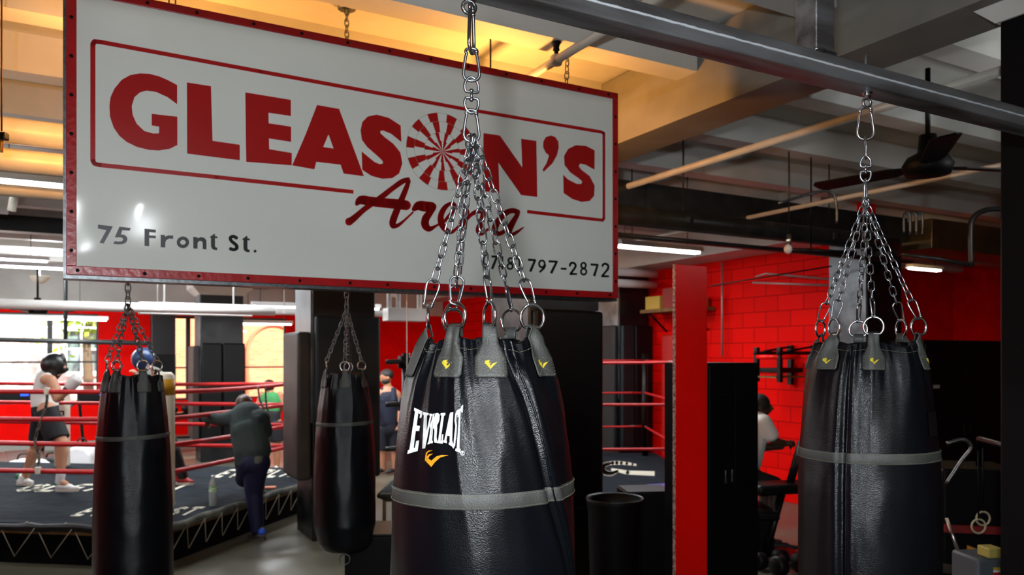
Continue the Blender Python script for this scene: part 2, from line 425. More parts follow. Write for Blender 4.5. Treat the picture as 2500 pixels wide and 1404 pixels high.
# ================================================================ LIGHT FITTINGS
def fluoro(b, a, h, ln, label, near=False, ang=0, rods=True, energy=0, group=None, wcol=(.93, .97, 1)):
    t = thing('fluorescent_light', label, 'ceiling light', W(b, a, h), RZ+ang, group or 'hanging fluorescent lights')
    prof = [(-.07, 0), (-.05, .06), (.05, .06), (.07, 0), (.045, .012), (-.045, .012)]
    x = MB().prism(prof, lambda y, z, d: (d, y, z), -ln/2-.03, ln/2+.03); x.build('housing', mat('white_light_housing', (232, 233, 230), .35), t)
    for s in (-1, 1):
        MB().tube([(-ln/2, s*.028, -.008), (ln/2, s*.028, -.008)], .016, 10).build('tube', M['tube_near'] if near else M['tube'], t)
    if rods:
        for s in (-1, 1):
            MB().tube([(s*ln*.36, 0, .06), (s*ln*.36, 0, CEIL-h)], .006, 6).build('hanger', M['zinc_dull'], t)
    if energy:
        L_ = bpy.data.lights.new('tube_light', 'AREA'); L_.shape = 'RECTANGLE'; L_.size = ln; L_.size_y = .1; L_.energy = energy; L_.color = wcol
        lo = bpy.data.objects.new('tube_light', L_); COL.objects.link(lo); lo.parent = t; lo.location = (0, 0, -.03)
    return t
def pxba(px, z): 
    p = P(px, HY, z); return ba(p.x, p.y)
# lights the photo shows
def fl_px(pxm, py, z, ln, label, **k):
    p = P(pxm, py, z); b, a = ba(p.x, p.y); return fluoro(b, a, p.z, ln, label, **k)
fl_px(100, 448, 6.4, .62, 'short lit fluorescent light nearest the left edge of the white sign', energy=25)
fl_px(40, 650, 10.2, 2.4, 'lit fluorescent light below the dark ceiling girder left of the sign', energy=70)
fl_px(20, 776, 13.4, 3.0, 'long fluorescent light hung across the top of the left window', energy=70)
fl_px(678, 748, 11.3, .68, 'lit fluorescent light just under the sign beside the steel post', energy=55)
fl_px(650, 790, 15.2, .95, 'fluorescent light hung across the top of the peach coloured window', energy=60)
fl_px(884, 752, 11.6, .5, 'small lit fluorescent light right of the padded column below the sign', energy=40)
fl_px(1612, 608, 8.3, 1.05, 'lit fluorescent light right of the sign above the far boxing ring', energy=34)
fl_px(2258, 657, 12.6, .75, 'lit fluorescent light in front of the dark red wall at right', energy=10)
# lights added to brighten the gym, outside the frame or hidden by the sign
for i, (b, a, e, lab) in enumerate([(-4.5, 9.0, 110, 'added fluorescent light brightening the left side of the near boxing ring'), (-1.2, 13.6, 120, 'added fluorescent light between the near ring and the window wall'),
                              (1.2, 9.5, 70, 'added fluorescent light brightening the middle of the gym'), (5.1, 10.2, 45, 'added fluorescent light brightening the far ring'), (5.6, 8.1, 36, 'added fluorescent light close to the red block wall'), (-6.0, 14.2, 100, 'added fluorescent light at the far left corner of the gym')]):
    fluoro(b, a, 3.3, 1.5, lab, energy=e)
for b, a, h, e, lab in [(-.9, -.9, 2.95, 48, 'added unseen fluorescent light behind the viewer at left'), (.55, -1.3, 3.2, 48, 'added unseen fluorescent light behind the viewer at right')]:  # pair added to light the sign and bags from the viewer's side
    fluoro(b, a, h, 1.2, lab, near=True, ang=PI/2, energy=e)
def spot(loc, target, e, lab, rad=.05, ang=88):
    t = thing('spot_lamp', lab, 'lamp', loc); d = (Vector(target)-Vector(loc)).normalized(); q = d.to_track_quat('-Z', 'Y')
    MB().lathe([(.03, .12), (.045, .1), (.06, .0), (.062, -.03), (.058, -.03), (.052, .0), (.03, .09)], n=24, cap=False, M=q.to_matrix().to_4x4()).build('lamp_head', M['black_paint'], t)
    MB().lathe([(.0, -.005), (.05, -.005)], n=24, cap=False, M=q.to_matrix().to_4x4()).build('lens', mat('lit_spot_lens', (255, 255, 255), .4, emit=8, ecol=(240, 246, 255)), t)
    MB().tube([-d*.1, -d*.1+Vector((0, 0, .1)), Vector((-d.x*.1, -d.y*.1, CEIL-loc[2]))], .008, 8).build('rod', M['black_paint'], t)
    L_ = bpy.data.lights.new('added_key_spot', 'SPOT'); L_.energy = e; L_.spot_size = math.radians(ang); L_.spot_blend = .5; L_.shadow_soft_size = rad; L_.color = (.88, .94, 1)
    lo = bpy.data.objects.new('added_key_spot', L_); COL.objects.link(lo); lo.parent = t; lo.location = d*.04; lo.rotation_euler = q.to_euler()
spot((-.12, -.30, 2.06), (.15, 4.0, 2.1), 265, 'added unseen spot lamp just above and behind the viewer for flash-like light')  # added key lamp out of view, gives the sign and bags flash-like light
def warm_lamp(b, a, h, e, lab, col=(1, .42, .09), bulb=None, up=False):
    t = thing('pendant_lamp', lab, 'lamp', W(b, a, h), RZ)
    MB().lathe([(.02, -.04), (.06, -.03), (.11, .01), (.15, .08), (.152, .09), (.145, .085), (.10, .02), (.02, -.02)], n=24, cap=False).build('shade', mat('cream_enamel_shade', (226, 220, 200), .35), t)
    MB().ball((0, 0, .05), (.04, .04, .055)).build('bulb', bulb or M['warm_bulb'], t)
    MB().tube([(0, 0, .10), (0, 0, CEIL-h)], .006, 6).build('cord', M['black_matt'], t)
    L_ = bpy.data.lights.new('bulb_light', 'SPOT' if up else 'POINT'); L_.energy = e; L_.color = col
    L_.shadow_soft_size = .05
    if up: L_.spot_size = 2.3; L_.spot_blend = .4
    lo = bpy.data.objects.new('bulb_light', L_); COL.objects.link(lo); lo.parent = t; lo.location = (.045, 0, .15)
    if up: lo.rotation_euler = (PI, 0, 0)
    return t
warm_lamp(2.2, 4.25, 2.95, 85, 'warm pendant lamp hidden behind the middle of the white sign')
warm_lamp(.2, 4.45, 2.95, 60, 'warm pendant lamp hidden behind the left end of the white sign')
warm_lamp(10.2, 7.3, 2.9, 260, 'warm pendant lamp in the corner beyond the right hand bag', (1, .66, .28), None, True)
warm_lamp(4.6, 12.4, 2.9, 50, 'warm lamp glowing beyond the padded column under the sign')
M['cool_bulb'] = mat('added_cool_bulb', (235, 245, 255), .5, emit=20, ecol=(235, 245, 255))  # bulb for the bowl lamps added to brighten the ceiling right and left
warm_lamp(5.4, 1.9, 2.95, 30, 'added cool white bowl lamp brightening the ceiling beyond the right edge column', (.92, .96, 1), M['cool_bulb'])
warm_lamp(-2.2, 7.6, 2.95, 90, 'added cool white bowl lamp brightening the ceiling, hidden behind the left end of the sign', (.92, .97, 1), M['cool_bulb'])
warm_lamp(-.6, 15.0, 3.1, 120, 'added cool white bowl lamp brightening the ceiling near the window wall', (.92, .97, 1), M['cool_bulb'])
# ================================================================ PIPES AND DUCTS
def pipe(name, lab, cat, m, runs, group=None, hang=(), hm=None):
    p0 = Vector(runs[0][0][0]); t = thing(name, lab, cat, p0)
    for pts, r in runs: tochild(MB().tube(pts, r, 16), t).build('pipe_run', m, t)
    for (q, rr, top) in hang:
        x = MB().tube([q+Vector((0, 0, rr)), Vector((q.x, q.y, top))], .006, 6); x.lathe([(rr+.006, -.025), (rr+.006, .025)], q, 18, cap=False)
        tochild(x, t).build('hanger', hm or M['dark_pipe'], t)
    return t
def clamp(q, r, axis='B'):
    pass
def bline(a, h, b0, b1): return [W(b0, a, h), W(b1, a, h)]
def aline(b, h, a0, a1): return [W(b, a0, h), W(b, a1, h)]
hg = lambda a, h, bs, r: [(W(b, a, h), r, CEIL-.02) for b in bs]
pipe('water_main', 'thick dark iron pipe running level behind the sign to the right', 'pipe', M['dark_pipe'], [(bline(5.0, 3.0, 1.6, 7.15)+[W(7.35, 5.1, 2.98), W(7.4, 5.5, 2.9)], .082)], hang=[(W(b, 5.0, 3.0), .085, 3.8) for b in (3.05, 4.4, 6.2, 1.9)])
pipe('overhead_pipe', 'white lit pipe low behind the left end of the sign', 'pipe', M['cream_pipe'], [(bline(5.0, 2.93, -5, 1.5), .06), (bline(5.15, 2.80, -5, 1.5), .035)], hang=[(W(-.9, 5.0, 2.93), .062, 3.8)], hm=M['zinc_dull'])
pipe('branch_pipe', 'thin brown pipe right below the thick dark pipe', 'pipe', mat('brownish_pipe', (120, 104, 90), .45, .3), [(bline(5.12, 2.86, 1.6, 7.2), .024)])
pipe('conduit_pipe', 'thin black conduit below the brown pipe', 'pipe', M['dark_pipe'], [(bline(4.9, 2.82, 1.6, 7.3), .018)])
pipe('overhead_duct', 'fat cream duct running behind the left end of the sign', 'duct', M['cream_pipe'], [(bline(5.3, 3.17, -6, 2.6), .075)])
pipe('overhead_pipe', 'cream pipe between the fat duct and the dark main at left', 'pipe', M['cream_pipe'], [(bline(5.35, 3.04, -6, 2.6), .04)])
pipe('sprinkler_pipe', 'cream sprinkler pipe crossing above the sign', 'pipe', M['cream_pipe'], [(aline(2.28, 3.5, -1, 7.7), .024)])
sp_ = [o for o in COL.objects if o.name == 'sprinkler_pipe'][0]; st = bpy.data.objects.new('sprinkler', None); COL.objects.link(st); st.parent = sp_; st.location = W(2.28, 3.62, 3.52)-Vector(sp_.location)
MB().lathe([(.012, 0), (.012, .03), (.02, .035), (.016, .05), (.022, .07), (.028, .075), (.028, .08)], n=14).build('body', M['black_matt'], st)
MB().lathe([(.03, -.045), (.034, -.03), (.034, .0), (.02, .01)], n=14).build('tee_fitting', M['cream_pipe'], st)
pipe('sprinkler_pipe', 'pale sprinkler pipe crossing behind the top hook of the right bag', 'pipe', M['cream_pipe'], [(aline(4.1, 3.33, 1.95, 14), .026)])
pipe('sprinkler_pipe', 'thin pale pipe in front of the black ceiling fan', 'pipe', M['cream_pipe'], [(aline(5.5, 3.18, -1, 12), .02)])
pipe('ceiling_pipe', 'fat cream pipe at the far left climbing to the ceiling', 'pipe', M['cream_pipe'], [([P(168, 60, 5.2), P(128, 270, 6.0)], .04)])
rd = thing('rod_hanger', 'threaded rod with rusty clamp right of the sign', 'rod', P(1576, 112, 5.2))
tochild(MB().tube([P(1576, 108, 5.2), P(1576, 285, 5.2)], .007, 6), rd).build('rod', M['rust'], rd)
tochild(MB().tube([P(1576, 270, 5.2), P(1576, 288, 5.2)], .018, 8), rd).build('clamp', M['rust'], rd)
rd = thing('rod_hanger', 'rusty clamp hanging below the girder at upper right', 'rod', P(2213, 0, 3.9))
tochild(MB().tube([P(2213, -60, 3.9), P(2213, 8, 3.9)], .007, 6), rd).build('rod', M['rust'], rd)
tochild(MB().box(P(2213, 24, 3.9), (.045, .03, .06), .2, bev=.005), rd).build('clamp', M['rust'], rd)
# far white pipes across the left room
p = P(0, 742, 8.4); b0, a0 = ba(p.x, p.y)
pipe('white_pipe', 'long white pipe hung below the left end of the sign', 'pipe', M['white_duct'], [(bline(a0, p.z, b0-3, b0+2.9), .055)], hang=[(W(b0+1.55, a0, p.z), .056, 3.8)], hm=M['white_duct'])
p = P(345, 752, 9.3); q = P(545, 752, 10.0); b1, a1 = ba(p.x, p.y)
t = thing('ventilation_duct', 'white box duct hung below the sign left of the far column', 'duct', W(b1, a1, p.z), RZ)
MB().box((.62, 0, 0), (1.3, .16, .145), bev=.01).build('casing', M['white_duct'], t)
for x in (.25, 1.05): MB().tube([(x, 0, .07), (x, 0, CEIL-p.z)], .012, 6).build('hanger', M['white_duct'], t)
p = P(545, 757, 10.4); b2, a2 = ba(p.x, p.y)
pipe('white_pipe', 'slim white pipe running right from the box duct', 'pipe', M['white_duct'], [(bline(a2, p.z, b2, b2+1.6), .045)], hang=[(W(b2+.8, a2, p.z), .046, 3.8)], hm=M['white_duct'])
p = P(870, 764, 9.6); b2, a2 = ba(p.x, p.y)
pipe('white_pipe', 'white pipe right of the padded column under the sign', 'pipe', M['white_duct'], [(bline(a2, p.z, b2, b2+.85), .04)])
t = thing('ventilation_duct', 'white box duct with risers seen left of the near bag chains', 'duct', P(950, 768, 9.6), RZ)
MB().box((.2, 0, 0), (.5, .2, .16), bev=.01).build('casing', M['white_duct'], t)
for x in (.0, .12, .4): MB().tube([(x, 0, .07), (x, 0, .75)], .03, 10).build('riser', M['white_duct'], t)
for (z, y, lab) in ((11.5, 662, 'upper white pipe seen between the sign and the red partition'), (11.7, 690, 'lower white pipe seen between the sign and the red partition')):
    p = P(1490, y, z); b2, a2 = ba(p.x, p.y)
    pipe('white_pipe', lab, 'pipe', M['white_duct'], [(bline(a2, p.z, b2, b2+.85), .06)])
for (px, y0, y1, z, lab) in ((500, 480, 560, 6.6, 'a'),): pass
pipe('steam_pipe', 'grey pipe elbow dropping beside the short left light', 'pipe', M['cream_pipe'], [([P(48, 432, 6.9), P(36, 470, 6.9), P(28, 515, 6.9)], .035)])
pipe('white_pipe', 'fat white pipe low on the left behind the sign edge', 'pipe', M['white_duct'], [(bline(8.6, 3.28, -7, -.6), .09)])
pipe('wall_conduit', 'thin vertical conduit on the red block wall', 'pipe', mat('conduit_grey', (170, 150, 145), .4, .5), [([P(1763, 640, 10.9), P(1763, 870, 10.9)], .014)])
for i, (y0, y1) in enumerate(((676, 686), (690, 698))):
    pass
pipe('wall_conduit', 'pair of level conduits across the red block wall', 'pipe', mat('conduit_grey'), [([P(1845, 676, 10.0), P(1870, 668, 9.9), P(2030, 682, 9.2)], .013), ([P(1838, 690, 10.0), P(2030, 697, 9.2)], .013)])
pipe('guide_cable', 'thin dark cable slanting across the red block wall', 'cable', M['black_matt'], [([P(1735, 698, 9.4), P(2030, 650, 8.3)], .008)])
pipe('bent_conduit', 'silver conduit bending down above the thick dark pipe', 'pipe', M['zinc_dull'], [(smoothline([tuple(P(1900, 497, 6.0)), tuple(P(1990, 470, 6.0)), tuple(P(2025, 468, 6.0)), tuple(P(2041, 490, 6.0)), tuple(P(2043, 545, 6.0))]), .01)])
pipe('bent_pipe', 'black pipe bending over against the yellow lit ceiling', 'pipe', M['dark_pipe'], [(smoothline([tuple(P(2520, 420, 6.4)), tuple(P(2490, 500, 6.4)), tuple(P(2410, 512, 6.4)), tuple(P(2378, 530, 6.4)), tuple(P(2370, 560, 6.4)), tuple(P(2372, 650, 6.4))]), .022), ([P(2200, 620, 6.5), P(2290, 632, 6.5), P(2372, 648, 6.4)], .016)])
for i, px in enumerate((2213, 2228, 2243)):
    pipe('looped_conduit', ['leftmost of three looped conduits above the dark pipe at right', 'middle one of three looped conduits above the dark pipe at right', 'rightmost of three looped conduits above the dark pipe at right'][i], 'pipe', M['zinc_dull'],
         [(smoothline([tuple(P(px-6, 570, 7.2)), tuple(P(px-6, 530, 7.2)), tuple(P(px, 519, 7.2)), tuple(P(px+9, 530, 7.2)), tuple(P(px+9, 575, 7.2))]), .012)])
t = thing('ventilation_duct', 'bare metal box duct at far right behind the bent black pipe', 'duct', P(2250, 580, 8.6), RZ)
MB().box((1.1, 0, 0), (2.6, .5, .32), bev=.01).build('casing', mat('tan_metal_duct', (120, 100, 66), .35, .8, var=.2), t)
MB().lathe([(.23, -.2), (.23, .2)], (1.6, -.55, -.05), 24).build('round_collar', M['zinc_dull'], t)
# cluster on the wall in front of the pipe end
pipe('spray_pipe', 'black pipe with bright end cap below the dark main', 'pipe', M['black_paint'], [([P(1926, 610, 6.8), P(1990, 612, 6.8), P(2090, 618, 6.8)], .018), ([P(1980, 612, 6.8), Vector((P(1980, 0, 6.8).x, 6.8, CEIL-.02))], .006)])
t = thing('spot_lamp', 'small white capped lamp fixed under the dark pipe', 'lamp', P(1926, 570, 6.6))
tochild(MB().tube([P(1926, 572, 6.6), P(1926, 600, 6.6)], .02, 10), t).build('stem', M['chrome'], t)
tochild(MB().tube([P(1926, 575, 6.6), Vector((P(1926, 0, 6.6).x, 6.6, CEIL-.02))], .006, 6), t).build('rod', M['dark_pipe'], t)
tochild(MB().ball(P(1924, 608, 6.6), (.035, .035, .04)), t).build('cap', mat('white_cap', (235, 235, 235), .3), t)
# ---------------------------------------------------------------- ceiling fans
def fan(x, lab, rod, R=.62, ang=.3, sc=1):
    t = thing('ceiling_fan', lab, 'fan', x, ang); t.scale = (sc, sc, sc)
    MB().lathe([(.04, -.1), (.13, -.09), (.15, -.03), (.12, .02), (.06, .05), (.05, .16), (.015, .17)], n=24).build('motor_housing', M['black_matt'], t)
    MB().tube([(0, 0, .16), (0, 0, rod)], .016, 10).build('down_rod', M['black_paint'], t)
    for k in range(3):
        a = 2*PI*k/3; R_ = Matrix.Rotation(a, 4, 'Z') @ Matrix.Rotation(.16, 4, 'X')
        pr = [(.12, -.03), (.22, -.075), (R, -.085), (R+.03, -.04), (R+.03, .04), (R, .075), (.22, .065), (.12, .03)]
        x_ = MB(); x_.prism(pr, lambda u, v, d: R_ @ Vector((u, v, d)), -.045, -.035); x_.build('blade', M['black_matt'], t)
fan(P(2265, 392, 4.9), 'black three bladed ceiling fan at upper right', .58, .72, .15)
fan(P(92, 752, 12.5), 'small dark ceiling fan far off above the left window', .8, .5, .4)
# ---------------------------------------------------------------- columns
M['col_black'] = mat('black_painted_column', (20, 22, 24), .35, var=.35, vscale=3, bump=.25, bscale=7, rvar=.1)
M['col_lit_side'] = mat('bluish_grey_lit_side', (118, 124, 128), .35, .3, col2=(70, 74, 78), vscale=4, rvar=.1, bump=.1)  # paler grey puts the light on the columns' side faces into the colour
def column(lab, b0, b1, a0, a1, shaft=None, cap=None, pads=(), label_cap=None, top=CEIL-.24, sidem=None, silver_h=0):
    t = thing('column', lab, 'column', W((b0+b1)/2, (a0+a1)/2, 0), RZ)
    wx, wy = (b1-b0), (a1-a0)
    MB().box((0, 0, top/2), (wx, wy, top), bev=.012).build('shaft', shaft or M['col_black'], t)
    if sidem: MB().box((-wx/2-.008, 0, (1.2+top)/2), (.02, wy*.98, top-1.2)).build('lit_side_plate', sidem, t)  # thin plate colouring the side that catches the light
    if cap:
        h0, e = cap
        vs = [(sx*(wx/2+d), sy*(wy/2+d), z) for d, z in ((.012, h0), (e, h0+e*.95), (e, top)) for sx, sy in ((-1, -1), (1, -1), (1, 1), (-1, 1))]
        fs = [(0, 3, 2, 1), (8, 9, 10, 11)]+[(k*4+i, k*4+(i+1) % 4, k*4+4+(i+1) % 4, k*4+4+i) for k in (0, 1) for i in range(4)]
        MB().add(vs, fs).build('capital', M['white_paint'], t)
    for (side, u0, u1, z0, z1, th, m) in pads:
        if side == 'front': MB().box(((u0+u1)/2, -wy/2-th/2-.01, (z0+z1)/2), (u1-u0, th, z1-z0), bev=.03).build('pad', m, t)
        else: MB().box((-wx/2-th/2-.01, (u0+u1)/2, (z0+z1)/2), (th, u1-u0, z1-z0), bev=.03).build('pad', m, t)
    return t
gv, bv, rv = M['grey_vinyl'], M['black_vinyl'], M['brown_vinyl']
column('black column with black padding standing behind the near heavy bag', 3.13, 3.80, 5.36, 6.0, pads=[('front', -.33, .33, .62, 2.25, .07, bv)], sidem=M['col_lit_side'])
column('padded column with dark grey pads left of the near heavy bag', 2.04, 2.70, 7.85, 8.5, cap=None, sidem=M['col_lit_side'], pads=[('front', -.32, .01, .62, 2.28, .08, gv), ('front', .02, .36, .62, 2.28, .08, gv), ('side', -.33, .33, .62, 2.12, .14, rv)])
column('far padded column with white capital in front of the windows', 1.83, 2.55, 14.6, 15.3, cap=(2.95, .14), sidem=M['col_lit_side'], pads=[('front', -.36, -.01, .4, 2.1, .08, bv), ('front', .0, .38, .4, 2.1, .08, bv), ('side', -.36, .36, .4, 2.05, .12, rv)])
column('black padded column beside the left window', 1.22, 1.66, 17.0, 17.5, cap=None, pads=[('front', -.22, .22, .5, 1.9, .07, bv)], top=2.9)
column('grey padded column at the back corner of the far ring', 7.3, 7.88, 9.76, 10.36, top=3.2, pads=[('front', -.29, -.05, .4, 2.35, .08, gv), ('front', -.04, .31, .4, 2.35, .08, bv), ('side', -.3, .3, .4, 2.35, .08, gv)], sidem=M['col_lit_side'])
column('black column with its lit face coloured pale behind the right bag', 7.28, 7.86, 5.39, 5.86, sidem=M['col_lit_side'], top=3.1)
column('black column with a white capital at the right edge', 3.43, 4.2, 1.2, 1.9, cap=(3.30, .16), shaft=M['black_matt'])
pp = thing('padded_panel', 'red padding panel standing by the grey column beyond the far ring', 'pad', W(7.84, 8.95, 0), RZ)
MB().box((0, 0, 1.15), (.10, .8, 2.1), bev=.03).build('cover', mat('red_vinyl', (190, 20, 12), .4, bump=.1), pp)
MB().box((0, 0, .05), (.09, .7, .1)).build('base', M['black_matt'], pp)
# ---------------------------------------------------------------- red partition and black locker
pb0, pb1, pa = 3.36, 3.63, 3.86
t = thing('partition_panel', 'glossy red partition panel standing left of the black locker', 'panel', W((pb0+pb1)/2, pa+.04, 0), RZ)
MB().box((0, 0, 1.235), (pb1-pb0, .022, 2.47), bev=.003).build('board', M['red_gloss'], t)
MB().box((-(pb1-pb0)/2-.003, 0, 1.235), (.005, .024, 2.47)).build('edge_strip', mat('speckled_edge_trim', (170, 150, 140), .5, col2=(90, 20, 16), vscale=60), t)
t = thing('locker', 'tall black metal locker beside the red partition panel', 'locker', W(3.95, 4.2, 0), RZ)
MB().box((0, 0, .93), (.47, .45, 1.80), bev=.006).build('body', M['black_matt'], t)
for s in (-1, 1):
    d = MB().box((s*.115, -.23, .95), (.222, .014, 1.72), bev=.003).build('door', M['black_matt'], t)
    x = MB()
    for k in range(4): x.box((s*.115, -.239, 1.55+k*.03), (.12, .006, .006))
    x.build('vent', M['black_paint'], d)
    MB().box((-.02+s*.03-.04, -.243, 1.05), (.012, .014, .09), bev=.003).build('handle', M['zinc_dull'], d)
MB().box((0, 0, .015), (.45, .43, .03)).build('plinth', M['black_matt'], t)
t = thing('storage_cabinet', 'wide black cabinet standing behind the right heavy bag', 'cabinet', W(8.2, 5.1, 0), RZ)
MB().box((0, 0, 1.02), (1.4, .4, 2.04), bev=.008).build('body', M['black_matt'], t)
for s in (-1, 1): 
    d = MB().box((s*.35, -.208, 1.02), (.68, .016, 1.96), bev=.004).build('door', M['black_matt'], t)
    MB().box((s*.06, -.225, 1.1), (.014, .018, .14), bev=.003).build('handle', M['black_paint'], d)
MB().box((-.52, -.219, 1.56), (.1, .005, .035)).build('label_plate', mat('grey_plate', (150, 150, 150), .4), t)
# speed-bag platform on the wall
t = thing('speed_bag_platform', 'red and black speed bag platform fixed to the red block wall', 'speed bag platform', W(7.9, 6.75, 1.86), RZ)
MB().lathe([(.24, -.025), (.26, -.015), (.26, .02), (.24, .03)], (-.45, 0, 0), 32).build('drum', M['red_gloss'], t)
for y in (-.18, .18):
    x = MB().box((-.03, y, -.1), (.05, .06, .5)); x.tube([(-.03, y, .05), (-.66, y, .05)], .022, 8); x.tube([(-.04, y, .13), (-.5, y, .07)], .014, 8)
    x.box((-.62, y, -.09), (.05, .05, .42)); x.build('bracket', M['black_paint'], t)
MB().box((-.4, 0, -.16), (.44, .3, .06), bev=.01).build('lower_shelf', M['black_vinyl'], t)
MB().box((-.4, 0, -.24), (.5, .3, .02)).build('wood_strip', M['wood'], t)
# shelf of red and yellow things above the far padded column
t = thing('wall_shelf', 'high wooden wall shelf with boxes between the far grey column and the red partition', 'shelf', W(7.7, 8.9, 2.55), RZ)
MB().box((0, 0, 0), (.4, 1.2, .05)).build('board', M['wood'], t)
for y in (-.45, .45): MB().tube([(.2, y, -.3), (-.15, y, -.02)], .015, 6).build('bracket', M['black_matt'], t)
for i, (y, w_, h_, c) in enumerate(((-.38, .3, .16, (190, 120, 40)), (.0, .3, .3, (140, 20, 16)), (.38, .34, .2, (196, 160, 60)))):
    o = MB().box((0, 0, h_/2), (.28, w_, h_), bev=.01).build('storage_box', mat('box_%d' % i, c, .6), None); o.location = W(7.7, 8.9+y, 2.576); o.rotation_euler = (0, 0, RZ)
    tag(o, ['orange box at the near end of the high wall shelf', 'dark red box in the middle of the high wall shelf', 'yellow box at the far end of the high wall shelf'][i], 'box')
# black tube frame in front of the left window
t = thing('pull_up_frame', 'black steel pull up frame standing before the left window', 'exercise frame', P(120, HY, 12.2)*1.0)
t.location.z = 0
x = MB()
for px, y in ((-60, 828), (365, 836)): x.tube([P(px, y, 12.2), Vector((P(px, y, 12.2).x, P(px, y, 12.2).y, 0))], .035, 8)
tochild(x, t).build('upright', M['frame'], t)
tochild(MB().tube([P(-60, 828, 12.2), P(365, 838, 12.2)], .038, 8), t).build('crossbar', M['frame'], t)
tochild(MB().tube([P(160, 833, 12.2), Vector((P(160, 833, 12.2).x, 12.2, CEIL-.02))], .03, 8), t).build('ceiling_strut', M['frame'], t)
# ================================================================ BAG RACK
RA, RH = 1.47, 2.64
rk = thing('bag_rack', 'raw steel bag rack beam carrying the two large heavy bags', 'bag rack', W(1.2, RA, RH), RZ)
def rkb(*a, **k): return tochild(MB().wbox(*a, **k), rk)
rkb(-1.3, 3.42, RA-.038, RA+.038, RH, RH+.031, bev=.004).build('lower_tube', M['raw_steel'], rk)
rkb(-1.3, 3.42, RA-.036, RA+.036, RH+.033, RH+.062, bev=.004).build('upper_tube', M['raw_steel'], rk)
wd = MB(); rn = random.Random(5); pts = []
for i in range(300):
    b = -1.2+i*.0153; pts.append(W(b, RA-.0375+rn.uniform(-.0006, .0006), RH+.032+rn.uniform(-.0006, .0006)))
wd.tube(pts, [.0027+rn.uniform(0, .0012) for _ in pts], 6); tochild(wd, rk).build('weld_seam', mat('bright_weld_metal', (190, 194, 198), .5, .3), rk)
for b in (1.765, -1.1):
    rkb(b-.037, b+.037, RA-.036, RA+.036, RH+.062, CEIL-.01, bev=.005).build('post', M['raw_steel'], rk)
    x = MB(); pr = []
    for k in range(40):
        u = k/40*4; s_ = int(u); f_ = u-s_; c = [(-1, -1), (1, -1), (1, 1), (-1, 1), (-1, -1)]
        pr.append(W(b+.039*(c[s_][0]*(1-f_)+c[s_+1][0]*f_), RA+.038*(c[s_][1]*(1-f_)+c[s_+1][1]*f_), RH+.064))
    x.tube(pr, [.0035+rn.uniform(0, .002) for _ in pr], 6, closed=True); tochild(x, rk).build('weld_bead', M['zinc'], rk)
    rkb(b-.08, b+.08, RA-.08, RA+.08, CEIL-.012, CEIL+.001).build('ceiling_plate', M['raw_steel'], rk)
rkb(3.415, 3.432, RA-.07, RA+.07, RH-.06, RH+.12).build('end_plate', M['raw_steel'], rk)
def eyebolt(b, drop):
    c = W(b, RA, RH)
    x = MB().tube([c+Vector((0, 0, .105)), c-Vector((0, 0, .018))], .006, 10)
    x.lathe([(.0125, .0), (.0125, .01)], c+Vector((0, 0, .0635)), 6); x.lathe([(.016, 0), (.016, .002)], c+Vector((0, 0, -.003)), 16); x.lathe([(.0125, 0), (.0125, .008)], c+Vector((0, 0, -.012)), 6)
    R_ = .013; cc = c+Vector((0, 0, -.018-R_))
    x.tube([cc+Vector((R_*math.cos(t), R_*.3*math.cos(t), R_*math.sin(t))) for t in [2*PI*k/20 for k in range(20)]], .0042, 8, closed=True)
    tochild(x, rk).build('eye_bolt', M['chrome'], rk)
    return cc-Vector((0, 0, R_))
# ================================================================ CHAINS AND HOOKS
def link_pts(c, T, S, L_, w_, k=5):
    hw, hl = w_/2, L_/2-w_/2; out = []
    for i in range(k+1):
        a = PI*i/k; out.append(c+T*(hl+hw*math.sin(a))+S*(hw*math.cos(a)))
    for i in range(k+1):
        a = PI+PI*i/k; out.append(c+T*(-hl+hw*math.sin(a))+S*(hw*math.cos(a)))
    return out
def chain(p0, p1, L_=.0325, w_=.0155, wr=.0019, twist=0, n=7, k=5):
    p0, p1 = Vector(p0), Vector(p1); d = (p1-p0); ln = d.length; T = d.normalized()
    pitch = L_-4*wr+.0006; m = max(1, round(ln/pitch)); pitch = ln/m
    S0 = T.orthogonal().normalized(); U0 = T.cross(S0); x = MB()
    for i in range(m):
        a = twist+(PI/2 if i % 2 else 0)+random.uniform(-.25, .25)
        S = S0*math.cos(a)+U0*math.sin(a)
        x.tube(link_pts(p0+T*(pitch*(i+.5)), T, S, pitch+4*wr-.0012, w_, k), wr, n, closed=True)
        c_ = p0+T*(pitch*(i+.5))+S*(w_/2); x.tube([c_-T*.0012, c_+T*.0012], wr*1.22, n)   # weld bump
    return x
def carabiner(top, bot, w_, r, S):
    top, bot = Vector(top), Vector(bot); T = (top-bot); ln = T.length; T.normalize(); S = Vector(S); S = (S-T*S.dot(T)).normalized()
    prof = [(0, 0), (.30, .035), (.47, .13), (.5, .26), (.44, .5), (.36, .75), (.30, .85), (.36, .88), (.33, .95), (.17, .99), (0, 1)]
    pts = [bot+S*(u*w_)+T*(v*ln) for u, v in prof]+[bot+S*(-u*w_)+T*(v*ln) for u, v in prof[::-1][1:-1]]
    pts = [tuple(p) for p in pts]; sm = smoothline(pts+[pts[0]], 3)[:-1]
    x = MB().tube(sm, r, 8, closed=True)
    q = bot+S*(.36*w_)+T*(.75*ln); x.tube([bot+S*(.30*w_)+T*(.85*ln), bot+S*(.34*w_)+T*(.80*ln)], r*1.35, 8)
    x.ball(bot+S*(.31*w_)+T*(.9*ln), r*1.45, 6)
    return x
